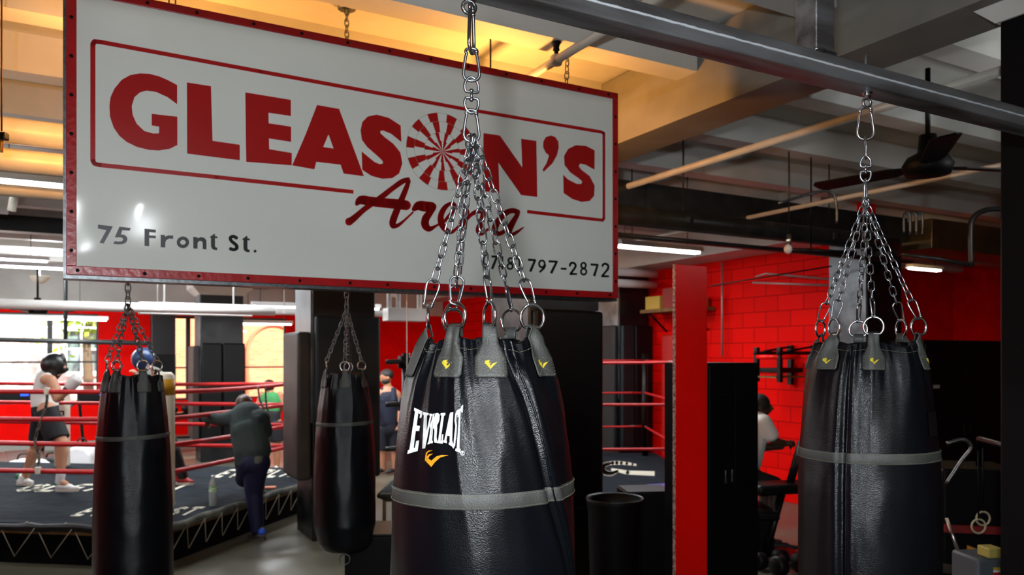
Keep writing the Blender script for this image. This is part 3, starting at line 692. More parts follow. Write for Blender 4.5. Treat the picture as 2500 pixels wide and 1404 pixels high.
def swivel(top, bot, r, S):
    top, bot = Vector(top), Vector(bot); T = (top-bot).normalized(); ln = (top-bot).length; m = (top+bot)/2; S = Vector(S); S = (S-T*S.dot(T)).normalized()
    x = MB(); hw = ln*.2
    for s in (1, -1):
        pts = [m+T*s*(.09*ln)+S*(-hw*.8), m+T*s*(.09*ln)+S*(hw*.8), m+T*s*(.2*ln)+S*hw, m+T*s*(.36*ln)+S*hw*.9, m+T*s*(.5*ln)+S*hw*.35, m+T*s*(.5*ln)-S*hw*.35, m+T*s*(.36*ln)-S*hw*.9, m+T*s*(.2*ln)-S*hw]
        x.tube(smoothline([tuple(p) for p in pts+[pts[0]]], 3)[:-1], r, 8, closed=True)
    x.tube([m-T*.12*ln, m+T*.12*ln], r*.9, 8); x.ball(m+T*.12*ln, r*1.7, 6); x.ball(m-T*.12*ln, r*1.7, 6)
    return x
# ================================================================ HEAVY BAGS
def lerp_tab(tab, t):
    if t <= tab[0][0]: return tab[0][1]
    for (a, x), (b, y) in zip(tab, tab[1:]):
        if t <= b: 
            u = (t-a)/(b-a); return x+(y-x)*u
    return tab[-1][1]
class BagShape:
    def __init__(s, cx, cy, rim, length, prof, tabs, seam, seed, folds=1.0, slant=0):
        s.c = Vector((cx, cy, 0)); d = Vector((cx, cy, 0)).normalized(); s.f = d; s.r = Vector((d.y, -d.x, 0))
        s.rim, s.len, s.prof, s.tabs, s.seam, s.seed, s.folds, s.slant = rim, length, prof, [math.radians(t) for t in tabs], seam, seed, folds, slant
    def rad(s, th, t):
        R = lerp_tab(s.prof, t)
        q = th+s.slant*t*2
        v = Vector((math.sin(q), math.cos(q), 0))
        A = (.125*math.exp(-t/.10)+.034*math.exp(-t/.26)+.004)*s.folds; A2 = .09*math.exp(-t/.065)*s.folds
        n1 = noise.noise(v*2.6+Vector((0, 0, s.seed+t*1.2))); n2 = noise.noise(v*6.5+Vector((5, 0, s.seed*2+t*1.6)))
        F = (1-abs(n1)*3.0)*.8-.3; F_ = (1-abs(n2)*3.2)*.6-.25
        # gathered in between the ring straps
        dm = min(abs((th-a+PI) % (2*PI)-PI) for a in s.tabs); g = math.exp(-t/.07)
        F2 = math.cos(min(dm, .6)/.6*PI)*.5
        R = R*(1+A*F+A2*F_+g*.045*s.folds*F2)
        if s.seam:
            ts = math.radians(lerp_tab(s.seam, t)); d = (th-ts+PI) % (2*PI)-PI
            R += -.010*math.exp(-(d/.045)**2)*(1 if t > .02 else .3)+.006*math.exp(-((d-.13)/.07)**2)+.004*math.exp(-((d+.12)/.08)**2)
        R += .0016*noise.noise(Vector((v.x*4, v.y*4, t*9+s.seed)))*min(1, t*4)
        return R
    def h(s, th, t):
        dm = min(abs((th-a+PI) % (2*PI)-PI) for a in s.tabs)
        sag = .022*(1-math.cos(min(dm, .75)/.75*PI))/2*s.folds
        return s.rim-t-sag*math.exp(-t/.05)
    def S(s, th, t, off=0):
        R = s.rad(th, t)+off
        return s.c+s.r*(R*math.sin(th))-s.f*(R*math.cos(th))+Vector((0, 0, s.h(th, t)))
def heavy_bag(sh, label, rings, apex, detail=True, band_t=.3, band_w=.029, group=None, chain_up=None, name='heavy_bag', n=300, rows=None):
    root = thing(name, label, 'punching bag', sh.c+Vector((0, 0, sh.rim-sh.len)), 0, group)
    LT = lambda p: Vector(p)-Vector(root.location)
    # body
    ts = [0, .003, .008]+[.016+.012*i for i in range(int((sh.len-.06)/.012))]
    bot = sh.len
    x = MB(); vs = []
    inner = []
    for t in ts:
        for j in range(n): vs.append(LT(sh.S(2*PI*j/n, t)))
    for k, (dr, dz) in enumerate(((.93, .018), (.8, .03), (.5, .04), (.1, .044))):
        for j in range(n):
            th = 2*PI*j/n; R = sh.rad(th, ts[-1])*dr
            vs.append(LT(sh.c+sh.r*(R*math.sin(th))-sh.f*(R*math.cos(th))+Vector((0, 0, sh.rim-ts[-1]-dz))))
    fs = []
    rws = len(ts)+4
    for i in range(rws-1):
        for j in range(n): fs.append((i*n+j, (i+1)*n+j, (i+1)*n+(j+1) % n, i*n+(j+1) % n))
    fs.append(tuple((rws-1)*n+j for j in range(n)))
    base = len(vs)       # collar turned inwards
    for (t, o_) in ((.0, -.006), (.03, -.010), (.05, -.06)):
        for j in range(n): vs.append(LT(sh.S(2*PI*j/n, t, o_)))
    for j in range(n): fs.append((j, (j+1) % n, base+(j+1) % n, base+j))
    for k in range(2):
        for j in range(n): fs.append((base+k*n+j, base+k*n+(j+1) % n, base+(k+1)*n+(j+1) % n, base+(k+1)*n+j))
    fs.append(tuple(base+2*n+j for j in range(n-1, -1, -1)))
    body = x.add(vs, fs, True).build('body', M['leather'], root)
    def strip(t0, t1, th0, th1, off, nm, m, par, nn=300, tilt=0):
        y = MB(); vv = []; nt = 5
        for j in range(nn+1):
            th = th0+(th1-th0)*j/nn
            for i in range(nt):
                t = t0+(t1-t0)*i/(nt-1)+tilt*math.sin(th); o_ = off*(1 if 0 < i < nt-1 else .3)
                vv.append(LT(sh.S(th, t, o_)))
        ff = [(j*nt+i, j*nt+i+1, (j+1)*nt+i+1, (j+1)*nt+i) for j in range(nn) for i in range(nt-1)]
        return y.add(vv, ff, True).build(nm, m, par)
    bd = strip(band_t, band_t+band_w, 0, 2*PI, .0025, 'band', M['leather_grey'], root, tilt=-.004)
    if detail:
        for tt in (band_t+.003, band_t+band_w-.003):
            y = MB()
            for j in range(0, 420):
                th = 2*PI*j/420; a0 = sh.S(th, tt-.004*math.sin(th), .0032); a1 = sh.S(th+2*PI/420*.6, tt-.004*math.sin(th), .0032)
                y.tube([LT(a0), LT(a1)], .00045, 4)
            y.build('stitching', M['thread'], bd)
        # seam welt
        y = MB(); vv = [LT(sh.S(math.radians(lerp_tab(sh.seam, t))+.06, t, .001)) for t in [.03+.02*i for i in range(int((sh.len-.1)/.02))]]
        y.tube(vv, .0024, 6); y.build('seam_welt', M['leather'], root)
        # top hem stitching
        y = MB()
        for j in range(0, 300):
            th = 2*PI*j/300; y.tube([LT(sh.S(th, .022, .0008)), LT(sh.S(th+.013, .022, .0008))], .0004, 4)
        y.build('hem_stitching', M['thread'], root)
    # straps, rings, hooks and chains
    for (deg, tw, cham, hh) in rings:
        th = math.radians(deg); rimP = sh.S(th, 0); out = (sh.r*math.sin(th)-sh.f*math.cos(th)); tan = sh.r*math.cos(th)+sh.f*math.sin(th)
        # leather strap patch
        prof = [(-.016, .029), (0, .029), (.014, .030), (.028, .044), (.040, .060), (.074, .062), (.080, .054)]
        y = MB(); vv = []
        for (t, wd_) in prof:
            for i in range(9):
                u = (i/8-.5)*wd_; R = max(.08, sh.rad(th, max(t, .0)))
                if t < 0: p = rimP+tan*u*.9+Vector((0, 0, -t))+out*.002
                else: p = sh.S(th+u/R, t, .003)
                vv.append(LT(p))
        mm = len(prof); ff = [(i*9+j, (i+1)*9+j, (i+1)*9+j+1, i*9+j+1) for i in range(mm-1) for j in range(8)]
        k0 = len(vv)
        for i in range(9): vv.append(LT(rimP+tan*((i/8-.5)*.027)+Vector((0, 0, .024))-out*.006))
        for i in range(9): vv.append(LT(rimP+tan*((i/8-.5)*.027)+Vector((0, 0, .0))-out*.010))
        ff += [(j+1, j, k0+j, k0+j+1) for j in range(8)]+[(k0+j+1, k0+j, k0+9+j, k0+10+j) for j in range(8)]
        sp = y.add(vv, ff, True).build('strap', M['leather_grey'], root)
        so = sp.modifiers.new('thick', 'SOLIDIFY'); so.thickness = .0022; so.offset = 1
        if detail and abs(deg) < 80:
            def fn(a_, b_, o_=.0062): return LT(sh.S(th+a_/max(.1, sh.rad(th, b_)), b_, o_))
            lg = [(.012, .060), (.004, .063), (-.010, .072), (-.006, .066), (-.012, .068), (-.014, .062), (.0, .057), (-.010, .059), (-.013, .055), (.003, .052), (-.004, .057)]
            lg = [(-.012, .058), (-.002, .056), (-.010, .0605), (-.002, .0595), (-.008, .065), (-.0015, .074), (.013, .060), (.004, .063), (-.001, .068), (-.004, .0655), (.001, .0615), (-.006, .062), (-.0125, .064)]
            decal([lg], lambda a_, b_: fn(a_*.9, b_-.010), 'logo', M['yellow_stitch'], sp, .004)
            y = MB(); lp = [(-.027, .042), (.027, .042), (.0275, .073), (.022, .0765), (-.022, .0765), (-.0275, .073)]
            for i in range(6):
                x0, y0 = lp[i]; x1, y1 = lp[(i+1) % 6]; kk = max(2, int(math.hypot(x1-x0, y1-y0)/.003))
                for j in range(kk):
                    if j % 2 == 0 or kk < 4:
                        u0, u1 = j/kk, (j+.9)/kk; y.tube([fn(x0+(x1-x0)*u0, y0+(y1-y0)*u0, .0056), fn(x0+(x1-x0)*u1, y0+(y1-y0)*u1, .0056)], .0004, 4)
            for (x0, y0, x1, y1) in ((-.025, .043, 0, .056), (.025, .043, 0, .056), (-.023, .075, 0, .062), (.023, .075, 0, .062)):
                for j in range(0, 10, 2):
                    u0, u1 = j/10, (j+1)/10; y.tube([fn(x0+(x1-x0)*u0, y0+(y1-y0)*u0, .0056), fn(x0+(x1-x0)*u1, y0+(y1-y0)*u1, .0056)], .0004, 4)
            y.build('stitching', M['thread'], sp)
        # D ring
        ax = tan*math.cos(tw)+out*math.sin(tw); rr = .0255; rc = rimP+Vector((0, 0, .020+rr*.75))-out*.002+out*.012*math.sin(tw)*0
        ps = []
        for k in range(28):
            a = 2*PI*k/28; zz = math.sin(a)
            if zz < -.75: zz = -.75
            ps.append(LT(rc+ax*(rr*math.cos(a))+Vector((0, 0, rr*1.05*zz))))
        MB().tube(ps, .0034, 8, closed=True).build('d_ring', M['chrome'], root)
        rt = rc+Vector((0, 0, rr*1.05)); up = (Vector(apex)-rt).normalized()
        if detail:
            cl = .055; ct = rt+up*cl; face = sh.r*math.cos(cham)+sh.f*math.sin(cham)
            carabiner(LT(ct), LT(rt-up*.003), .026, .0024, face) if False else None
            carabiner(LT(rt-up*.0035), LT(ct), .027, .0024, face).build('carabiner', M['zinc'], root)
            chain(LT(ct-up*.002), LT(apex+Vector((math.sin(deg)*.004, 0, 0))), twist=hh).build('chain', M['zinc'], root)
        else:
            chain(LT(rt-up*.003), LT(apex), L_=.036, w_=.02, wr=.0028, n=5, k=4).build('chain', M['zinc_dull'], root)
    if chain_up: chain_up(root, LT)
    return root, body
# ---- near bag
prof1 = [(0, .122), (.05, .140), (.09, .155), (.14, .167), (.22, .180), (.30, .188), (.42, .193), (.6, .195), (.98, .19), (1.06, .18)]
sh1 = BagShape(-.062, 1.64, 1.918, 1.08, prof1, [-80, -27, 6, 58, 150, -148], [(0, 18), (.04, 22), (.15, 33), (.305, 43), (.5, 66), (.8, 75)], 3.7, slant=-.35)
ax1 = Vector((-.083, 1.62, 2.338))
def up1(root, LT):
    h = lambda y: Vector((-.0845, 1.62, 1.88+(868-y)*.0008526))
    carabiner(LT(h(268)), LT(h(346)), .032, .0031, (1, .2, 0)).build('hook', M['zinc'], root)
    swivel(LT(h(190)), LT(h(275)), .0031, (1, .3, 0)).build('swivel', M['zinc'], root)
    carabiner(LT(h(118)), LT(h(198)), .033, .0033, (1, .1, 0)).build('hook', M['zinc'], root)
    carabiner(LT(h(10)), LT(h(130)), .034, .0040, (.25, 1, 0)).build('hook', M['chrome'], root)
bag1, body1 = heavy_bag(sh1, 'large black leather heavy bag with white printed lettering, nearest of all', [(-80, .1, .35, 0), (-27, .15, .2, .8), (6, 1.25, 1.1, .3), (58, .7, .5, 1.2), (150, 0.0, 1.3, .4), (-148, .1, .6, 1.0)], ax1, band_t=.297, chain_up=up1)
e1 = eyebolt(ba(-.0845, 1.62)[0], 0)
# ---- printing on the near bag, laid on the leather from the direction it is read
bpy.context.view_layer.update()
bvh = BVHTree.FromPolygons([Vector(v.co)+Vector(bag1.location) for v in body1.data.vertices], [list(p.vertices) for p in body1.data.polygons])
def onbag(px, py, off=.0012):
    d = Vector(((px-CX)/FPX, 1, (HY-py)/FPX)).normalized(); q, nrm, _, _ = bvh.ray_cast(Vector((0, 0, H)), d)
    if q is None: return None
    if nrm.dot(d) > 0: nrm = -nrm
    return q+nrm*off-Vector(bag1.location)
z7 = lambda poly: [(960+.15666*x, 960+.15666*y) for x, y in poly]
EV = [[(335, 228), (468, 288), (455, 360), (440, 392), (418, 385), (428, 330), (397, 312), (372, 505), (424, 512), (412, 592), (358, 590), (325, 855), (345, 850), (365, 745), (412, 735), (388, 900), (225, 950), (238, 890), (258, 880), (345, 295), (330, 265)],
      [(472, 292), (560, 312), (555, 345), (535, 345), (528, 600), (580, 350), (567, 345), (572, 318), (622, 325), (616, 355), (602, 360), (505, 860), (460, 865), (485, 345), (470, 335)],
      [(628, 325), (652, 318), (625, 430), (600, 640), (618, 640), (612, 690), (595, 700), (575, 790), (540, 800), (560, 740), (585, 560), (575, 500), (600, 440)],
      [(660, 318), (700, 308), (730, 335), (724, 420), (706, 470), (688, 500), (690, 560), (680, 690), (690, 740), (682, 778), (652, 774), (640, 740), (648, 600), (640, 545), (625, 560), (612, 745), (625, 748), (620, 782), (568, 784), (574, 748), (592, 745), (632, 400), (655, 352)],
      [(745, 312), (818, 310), (812, 345), (795, 350), (742, 742), (755, 738), (765, 645), (785, 640), (775, 786), (688, 780), (692, 742), (706, 738), (757, 350), (742, 345)],
      [(900, 300), (940, 295), (922, 795), (930, 800), (926, 832), (868, 800), (872, 768), (884, 770), (886, 672), (846, 662), (830, 742), (842, 745), (838, 782), (780, 768), (788, 735), (802, 732), (884, 332)],
      [(1022, 268), (995, 262), (968, 330), (958, 430), (972, 520), (958, 660), (945, 800), (925, 740), (918, 830), (945, 866), (968, 820), (985, 620), (992, 500), (980, 420), (990, 340), (1018, 330)],
      [(1060, 212), (1092, 180), (1085, 292), (1068, 312), (1065, 272), (1050, 280), (1030, 862), (1050, 875), (1045, 932), (970, 898), (976, 862), (992, 862), (1030, 300), (1018, 372), (1000, 378), (1012, 262), (1055, 240)]]
decal([z7(p) for p in EV], onbag, 'lettering', M['white_print'], bag1, 3.0)
decal([z7(p) for p in [[(625, 893), (560, 895), (520, 925), (508, 975), (500, 1045), (598, 1150), (660, 1070), (740, 1000), (865, 968), (760, 962), (680, 985), (600, 1052), (555, 1020), (570, 980), (625, 942), (560, 955), (528, 990), (540, 930), (575, 905)]]], onbag, 'logo_print', M['gold_print'], bag1, 3.0)
decal([z7(p) for p in ringpoly(1080, 935, 30, 32, 8)+segs([(1070, 955), (1070, 915), (1086, 918), (1088, 930), (1072, 936), (1090, 955)], 7)], onbag, 'registered_mark', M['white_print'], bag1, 3.0)
# ---- right bag
prof2 = [(0, .136), (.05, .154), (.10, .165), (.16, .173), (.24, .180), (.32, .187), (.42, .191), (.6, .192), (.98, .188), (1.06, .178)]
sh2 = BagShape(1.038, 2.27, 1.92, 1.08, prof2, [-100, -42, 6, 74, 132, -168], [(0, -19), (.3, -20), (1, -20)], 9.2, slant=.05, folds=.85)
ax2 = Vector((1.022, 2.25, 2.333))
def up2(root, LT):
    h = lambda y: Vector((1.022, 2.25, 1.88+(868-y)*.001184))
    carabiner(LT(h(438)), LT(h(490)), .028, .0030, (.2, 1, 0)).build('hook', M['zinc'], root)
    swivel(LT(h(383)), LT(h(443)), .0033, (1, -.2, 0)).build('swivel', M['zinc'], root)
    x = MB().tube(link_pts(LT(h(361)), Vector((0, 0, 1)), Vector((.3, 1, 0)).normalized(), .064, .018), .003, 8, closed=True); x.build('link', M['zinc'], root)
    carabiner(LT(h(262)), LT(h(341)), .044, .0036, (1, -.15, 0)).build('hook', M['chrome'], root)
bag2, body2 = heavy_bag(sh2, 'large black leather heavy bag hanging at right under the steel beam', [(-100, .3, .3, 0), (-42, .2, .5, .8), (6, 0.05, 1.2, .3), (74, .6, .6, 1.2), (132, .2, .5, .4), (-168, .1, 1.2, 1.0)], ax2, band_t=.306, chain_up=up2)
e2 = eyebolt(ba(1.022, 2.25)[0], 0)
def LT2(p): return Vector(p)-Vector(bag2.location)
for (t0, t1, th0, th1, m) in ((.195, .26, .95, 1.25, M['black_vinyl']),):
    y = MB(); vv = [LT2(sh2.S(th0+(th1-th0)*i/6, t0+(t1-t0)*j/4, .003)) for i in range(7) for j in range(5)]
    y.add(vv, [(i*5+j, i*5+j+1, (i+1)*5+j+1, (i+1)*5+j) for i in range(6) for j in range(4)], True).build('tape_patch', m, bag2)
# ---- the two bags in the back
prof3 = [(0, .122), (.08, .136), (.2, .150), (.35, .162), (.6, .172), (1.0, .176), (1.1, .165)]
def upchain(x, y, z0):
    def f(root, LT): 
        chain(LT((x, y, z0)), LT((x, y, CEIL-.02)), L_=.045, w_=.024, wr=.0035, n=5, k=4).build('hanging_chain', M['zinc_dull'], root)
        MB().lathe([(.05, 0), (.05, .012), (.02, .02)], LT((x, y, CEIL-.022)), 16).build('ceiling_anchor', M['zinc_dull'], root)
    return f
sh3 = BagShape(-1.80, 3.7, 1.79, 1.16, prof3, [-70, -35, 20, 65, 160, -140], None, 14.1, folds=.6)
bag3, _ = heavy_bag(sh3, 'black heavy bag hanging below the left half of the sign beside the white post', [(-70, .2, 0, 0), (-35, .4, 0, 0), (20, .1, 0, 0), (65, .6, 0, 0), (160, 0, 0, 0), (-140, .2, 0, 0)], Vector((-1.816, 3.68, 2.12)), detail=False, band_t=.28, band_w=.02, chain_up=upchain(-1.816, 3.68, 2.12), n=160)
sh4 = BagShape(-.945, 4.4, 1.782, 1.02, [(0, .116), (.08, .130), (.2, .148), (.35, .162), (.6, .172), (.85, .172), (.95, .15), (1.0, .11)], [-62, -20, 12, 62, 140, -150], None, 21.3, folds=.6)
bag4, _ = heavy_bag(sh4, 'slimmer black heavy bag hanging in front of the padded column', [(-62, .5, 0, 0), (0, .1, 0, 0), (58, .5, 0, 0), (170, .1, 0, 0)], Vector((-.93, 4.38, 2.14)), detail=False, band_t=.27, band_w=.02, chain_up=upchain(-.93, 4.38, 2.14), n=160)
MB().tube([Vector((.03*math.cos(2*PI*k/16), 0, -.035+.03*math.sin(2*PI*k/16))) for k in range(16)], .004, 6, closed=True).build('bottom_ring', M['zinc_dull'], bag4)
# ================================================================ THE SIGN
SA, SB0, SB1, SH0, SH1 = 3.685, -.055, 2.745, 2.213, 3.413
sg = thing('sign_board', 'large white sign board with red border and red lettering hung from chains', 'sign', W((SB0+SB1)/2, SA, SH0), RZ)
def sb(*a, **k): return tochild(MB().wbox(*a, **k), sg)
M['sign_white'] = mat('glossy_white_sign_sheet', (222, 224, 216), .09, coat=.6, var=.05, vscale=1.5, bump=1, bscale=1.7, bdist=.05, bdet=1)
M['sign_red'] = mat('sign_red_enamel', (170, 14, 20), .28, var=.15, vscale=8, bump=.2, bscale=30)
M['letter_red'] = mat('cut_red_vinyl_letters', (168, 10, 12), .3, var=.06, vscale=2)
M['letter_black'] = mat('black_vinyl_letters', (14, 18, 22), .3)
n_ = 60; x = MB(); vv = [W(SB0+.03+(SB1-SB0-.06)*i/n_, SA, SH0+.03+(SH1-SH0-.06)*j/24) for i in range(n_+1) for j in range(25)]
x.add(vv, [(i*25+j, (i+1)*25+j, (i+1)*25+j+1, i*25+j+1) for i in range(n_) for j in range(24)], True); tochild(x, sg).build('panel', M['sign_white'], sg)
x = MB().wbox(SB0+.004, SB1-.004, SA+.004, SA+.12, SH0, SH1); x.wbox(SB0-.012, SB0+.004, SA+.02, SA+.125, SH0-.012, SH1+.01); x.wbox(SB0-.012, SB1+.01, SA+.02, SA+.125, SH0-.014, SH0)
tochild(x, sg).build('back_box', M['zinc_dull'], sg)
fw = .037
for q in ((SB0, SB1, SH0, SH0+fw), (SB0, SB1, SH1-fw, SH1), (SB0, SB0+fw, SH0+fw, SH1-fw), (SB1-fw, SB1, SH0+fw, SH1-fw)):
    sb(q[0], q[1], SA-.005, SA+.006, q[2], q[3], bev=.0025).build('border_strip', M['sign_red'], sg)
sc0 = None
def screw(b, h):
    global sc0
    if sc0 is None:
        c = W(b, SA-.005, h); R_ = Matrix.Rotation(RZ, 4, 'Z') @ Matrix.Rotation(PI/2, 4, 'X')
        x = MB().lathe([(.0075, 0), (.007, .003), (.003, .0045)], n=10, M=Matrix.Rotation(PI/2, 4, 'X')); sc0 = x.build('screw', M['black_matt'], sg); o = sc0
    else: o = sc0.copy(); COL.objects.link(o); o.parent = sg
    o.location = local(W(b, SA-.005, h), sg)
for i in range(13): screw(SB0+.06+i*(SB1-SB0-.12)/12+random.uniform(-.02, .02), SH0+fw/2)
for i in range(13): screw(SB0+.06+i*(SB1-SB0-.12)/12+random.uniform(-.02, .02), SH1-fw/2)
for i in range(7):
    screw(SB0+fw/2, SH0+.1+i*.16); screw(SB1-fw/2, SH0+.1+i*.16)
def onsign(px, py, off=.0012):
    r = (px-CX)/FPX; z = SA/(.875-.484*r); return local(W(z*(.875*r+.484), SA-off, H+(HY-py)/FPX*z), sg)
c8 = lambda poly: [(150+.54*p[0], .54*p[1]) for p in poly]
c8w = lambda poly: [(150+.54*p[0], .54*p[1], .54*p[2]) for p in poly]
GL = {
 'letter_g': [[(523, 385), (480, 362), (440, 345), (395, 334), (355, 332), (310, 340), (272, 362), (240, 400), (222, 440), (217, 480), (220, 530), (236, 577), (262, 615), (295, 642), (340, 664), (395, 678), (440, 681), (490, 673), (524, 656), (524, 528), (408, 515), (408, 568), (442, 573), (441, 603), (415, 604), (375, 593), (340, 560), (322, 520), (318, 480), (330, 440), (355, 418), (385, 410), (430, 417), (480, 440), (523, 472)]],
 'letter_l': [[(567, 373), (676, 390), (683, 637), (806, 655), (806, 725), (568, 695)]],
 'letter_e': [[(831, 418), (1037, 452), (1037, 525), (936, 510), (937, 558), (1038, 573), (1038, 642), (938, 626), (939, 675), (1041, 692), (1041, 748), (835, 732)]],
 'letter_a': [[(1155, 475), (1255, 493), (1300, 615), (1230, 672), (1207, 608), (1183, 665), (1104, 607)], [(1104, 607), (1183, 665), (1230, 672), (1300, 615), (1367, 797), (1275, 785), (1262, 745), (1152, 732), (1143, 766), (1043, 748)]],
 'letter_s': [[(1533, 568), (1480, 533), (1425, 519), (1385, 527), (1360, 552), (1352, 590), (1358, 632), (1382, 665), (1425, 702), (1450, 726), (1454, 738), (1440, 743), (1415, 733), (1357, 685), (1360, 768), (1400, 795), (1450, 809), (1495, 806), (1526, 785), (1541, 740), (1532, 690), (1500, 650), (1460, 620), (1442, 603), (1442, 592), (1455, 590), (1490, 605), (1537, 643)]],
 'letter_n': [[(1908, 602), (1982, 613), (2083, 758), (2078, 628), (2147, 637), (2151, 891), (2078, 882), (1975, 735), (1980, 873), (1905, 865)]],
 'apostrophe': [[(2212, 613), (2232, 620), (2246, 640), (2248, 668), (2240, 702), (2220, 738), (2180, 777), (2174, 768), (2193, 737), (2204, 703), (2188, 690), (2177, 665), (2178, 640), (2190, 620)]],
 'second_letter_s': [[(2410, 680), (2370, 660), (2325, 657), (2290, 674), (2272, 705), (2274, 745), (2298, 778), (2335, 804), (2354, 820), (2350, 832), (2330, 832), (2290, 812), (2268, 790), (2270, 873), (2310, 900), (2350, 913), (2388, 909), (2408, 885), (2410, 840), (2388, 797), (2350, 768), (2338, 752), (2345, 740), (2370, 745), (2410, 768)]]}
for k, v in GL.items(): decal([c8(p) for p in v], onsign, 'letter' if k.startswith(('letter', 'second')) else k, M['letter_red'], sg, 40)
# thin red frame line around the word
def sline(pts, wm, nm, m):
    pp = [onsign(*q) for q in pts]; polys = segs([(p.x, p.z, wm) for p in pp]); y0 = pp[0].y
    decal(polys, lambda x_, z_: Vector((x_, y0, z_)), nm, m, sg, 1.0)
sline(c8([(1320, 868), (700, 801), (170, 746), (150, 741), (142, 728), (142, 200), (150, 188), (175, 190), (900, 324), (1800, 489), (2440, 597), (2452, 603), (2452, 988), (2446, 996), (2105, 957)]), .0185, 'frame_line', M['letter_red'])
# wheel in place of the letter O
cw = onsign(*c8([(1722, 686)])[0]); le = onsign(*c8([(1562, 672)])[0]); te = onsign(*c8([(1700, 505)])[0]); RW = ((cw-le).length+(te.z-cw.z))/2
polys = []; NW = 11
widths = [(.0, .28, .62, .0), (.28, .50, .40, .10), (.50, .78, .44, -.02), (.78, 1.0, .52, .05)]
for k in range(NW):
    a0 = 2*PI*k/NW+.12
    for (r0, r1, wf, sh_) in widths:
        hw = 2*PI/NW*wf/2; ac = a0+sh_*2*PI/NW
        q = [(r1*RW*math.cos(ac-hw+2*hw*i/4), r1*RW*math.sin(ac-hw+2*hw*i/4)) for i in range(5)]
        q += [(r0*RW*math.cos(ac+hw-2*hw*i/4), r0*RW*math.sin(ac+hw-2*hw*i/4)) for i in range(5)] if r0 > 0 else [(0, 0)]
        polys.append(q)
decal(polys, lambda x_, z_: Vector((cw.x+x_, cw.y, cw.z+z_)), 'wheel', M['letter_red'], sg, 1.0)
decal([p for rr in (1.0, .78, .5) for p in ringpoly(0, 0, rr*RW, rr*RW, .0016, 60)], lambda x_, z_: Vector((cw.x+x_, cw.y-.0003, cw.z+z_)), 'wheel_rings', mat('fine_brown_line', (150, 140, 120), .5), sg, 1.0)
# script word
zA = lambda pts: [(840+.21366*p[0], 400+.21366*p[1], .21366*p[2]) for p in pts]
SCR = [[(45, 668, 95), (110, 625, 75), (230, 520, 62), (420, 385, 66), (560, 275, 60), (660, 205, 62), (745, 175, 45)],
       [(742, 185, 45), (700, 300, 62), (650, 420, 70), (590, 560, 78), (555, 660, 80), (560, 710, 62), (620, 700, 42), (700, 635, 26), (790, 550, 22)],
       [(135, 470, 30), (190, 415, 100), (300, 430, 108), (500, 452, 112), (640, 465, 116), (720, 478, 112)],
       [(785, 530, 40), (850, 480, 105), (930, 490, 120), (1010, 490, 90), (975, 560, 80), (930, 630, 90), (925, 700, 90), (970, 745, 66), (1040, 715, 32), (1100, 680, 22)],
       [(1100, 700, 24), (1180, 620, 44), (1250, 530, 50), (1262, 470, 44), (1215, 455, 40), (1150, 500, 58), (1105, 590, 68), (1110, 680, 72), (1160, 755, 62), (1230, 780, 44), (1300, 720, 26)],
       [(1300, 720, 24), (1370, 600, 52), (1400, 545, 62), (1370, 640, 62), (1340, 725, 62)], [(1340, 720, 30), (1440, 590, 44), (1540, 540, 56), (1590, 565, 60), (1560, 680, 70), (1535, 760, 70), (1570, 800, 46), (1650, 740, 26)],
       [(1990, 560, 66), (1930, 535, 58), (1850, 560, 66), (1760, 650, 70), (1720, 750, 76), (1750, 800, 56), (1830, 770, 46), (1920, 660, 46), (1985, 570, 50)], [(1985, 570, 50), (1920, 690, 60), (1880, 780, 68), (1910, 810, 46), (1975, 780, 34), (2050, 725, 14)]]
for s_ in SCR: 
    decal(segs(smoothline(zA(s_), 4)), lambda x_, y_: onsign(x_, y_, .0024), 'script_stroke', M['letter_red'], sg, 40)
z5 = lambda pts: [tuple([200+.184*p[0], 520+.184*p[1]]+[.184*q for q in p[2:]]) for p in pts]
o5 = [(432, 30)]
t_ = [(1752, 278), (1766, 280), (1766, 308), (1797, 313), (1797, 338), (1766, 335), (1766, 440), (1776, 458), (1797, 460), (1793, 495), (1750, 490), (1722, 470), (1712, 440), (1712, 332), (1690, 325)]
TXT = [[(212, 155), (412, 178), (290, 405), (232, 397), (325, 228), (212, 208)],
       [(497, 183), (650, 200), (632, 237), (535, 228), (517, 285), (565, 292), (598, 322), (603, 358), (582, 395), (535, 416), (475, 418), (415, 410), (437, 372), (480, 380), (530, 375), (548, 355), (535, 330), (495, 322), (437, 325)],
       [(830, 210), (980, 222), (980, 262), (893, 255), (893, 298), (980, 303), (980, 338), (893, 333), (893, 442), (830, 438)],
       [(1045, 290), (1100, 293), (1100, 315), (1150, 298), (1212, 300), (1208, 345), (1160, 340), (1120, 360), (1107, 395), (1105, 460), (1045, 455)],
       [(1475, 317), (1532, 322), (1532, 338), (1575, 320), (1620, 328), (1650, 360), (1652, 400), (1652, 485), (1602, 480), (1602, 400), (1590, 375), (1560, 370), (1535, 395), (1533, 475), (1478, 472)], t_, [(x_+430, y_+28) for x_, y_ in t_],
       [(2297+20*math.cos(a/12*2*PI), 507+19*math.sin(a/12*2*PI)) for a in range(12)]]
for p in TXT: decal([z5(p)], onsign, 'letter', M['letter_black'], sg, 40)
decal([z5(p) for p in ringpoly(1340, 390, 60, 55, 46)], onsign, 'letter', M['letter_black'], sg, 40)
decal(segs(z5(smoothline([(2063, 340, 44), (2010, 312, 44), (1968, 330, 44), (1985, 375, 44), (2045, 425, 44), (2055, 468, 44), (2010, 488, 44), (1958, 470, 44)], 3))), onsign, 'letter', M['letter_black'], sg, 40)
z6 = lambda pts: [tuple([1160+.144*p[0], 600+.144*p[1]]+[.144*q for q in p[2:]]) for p in pts]
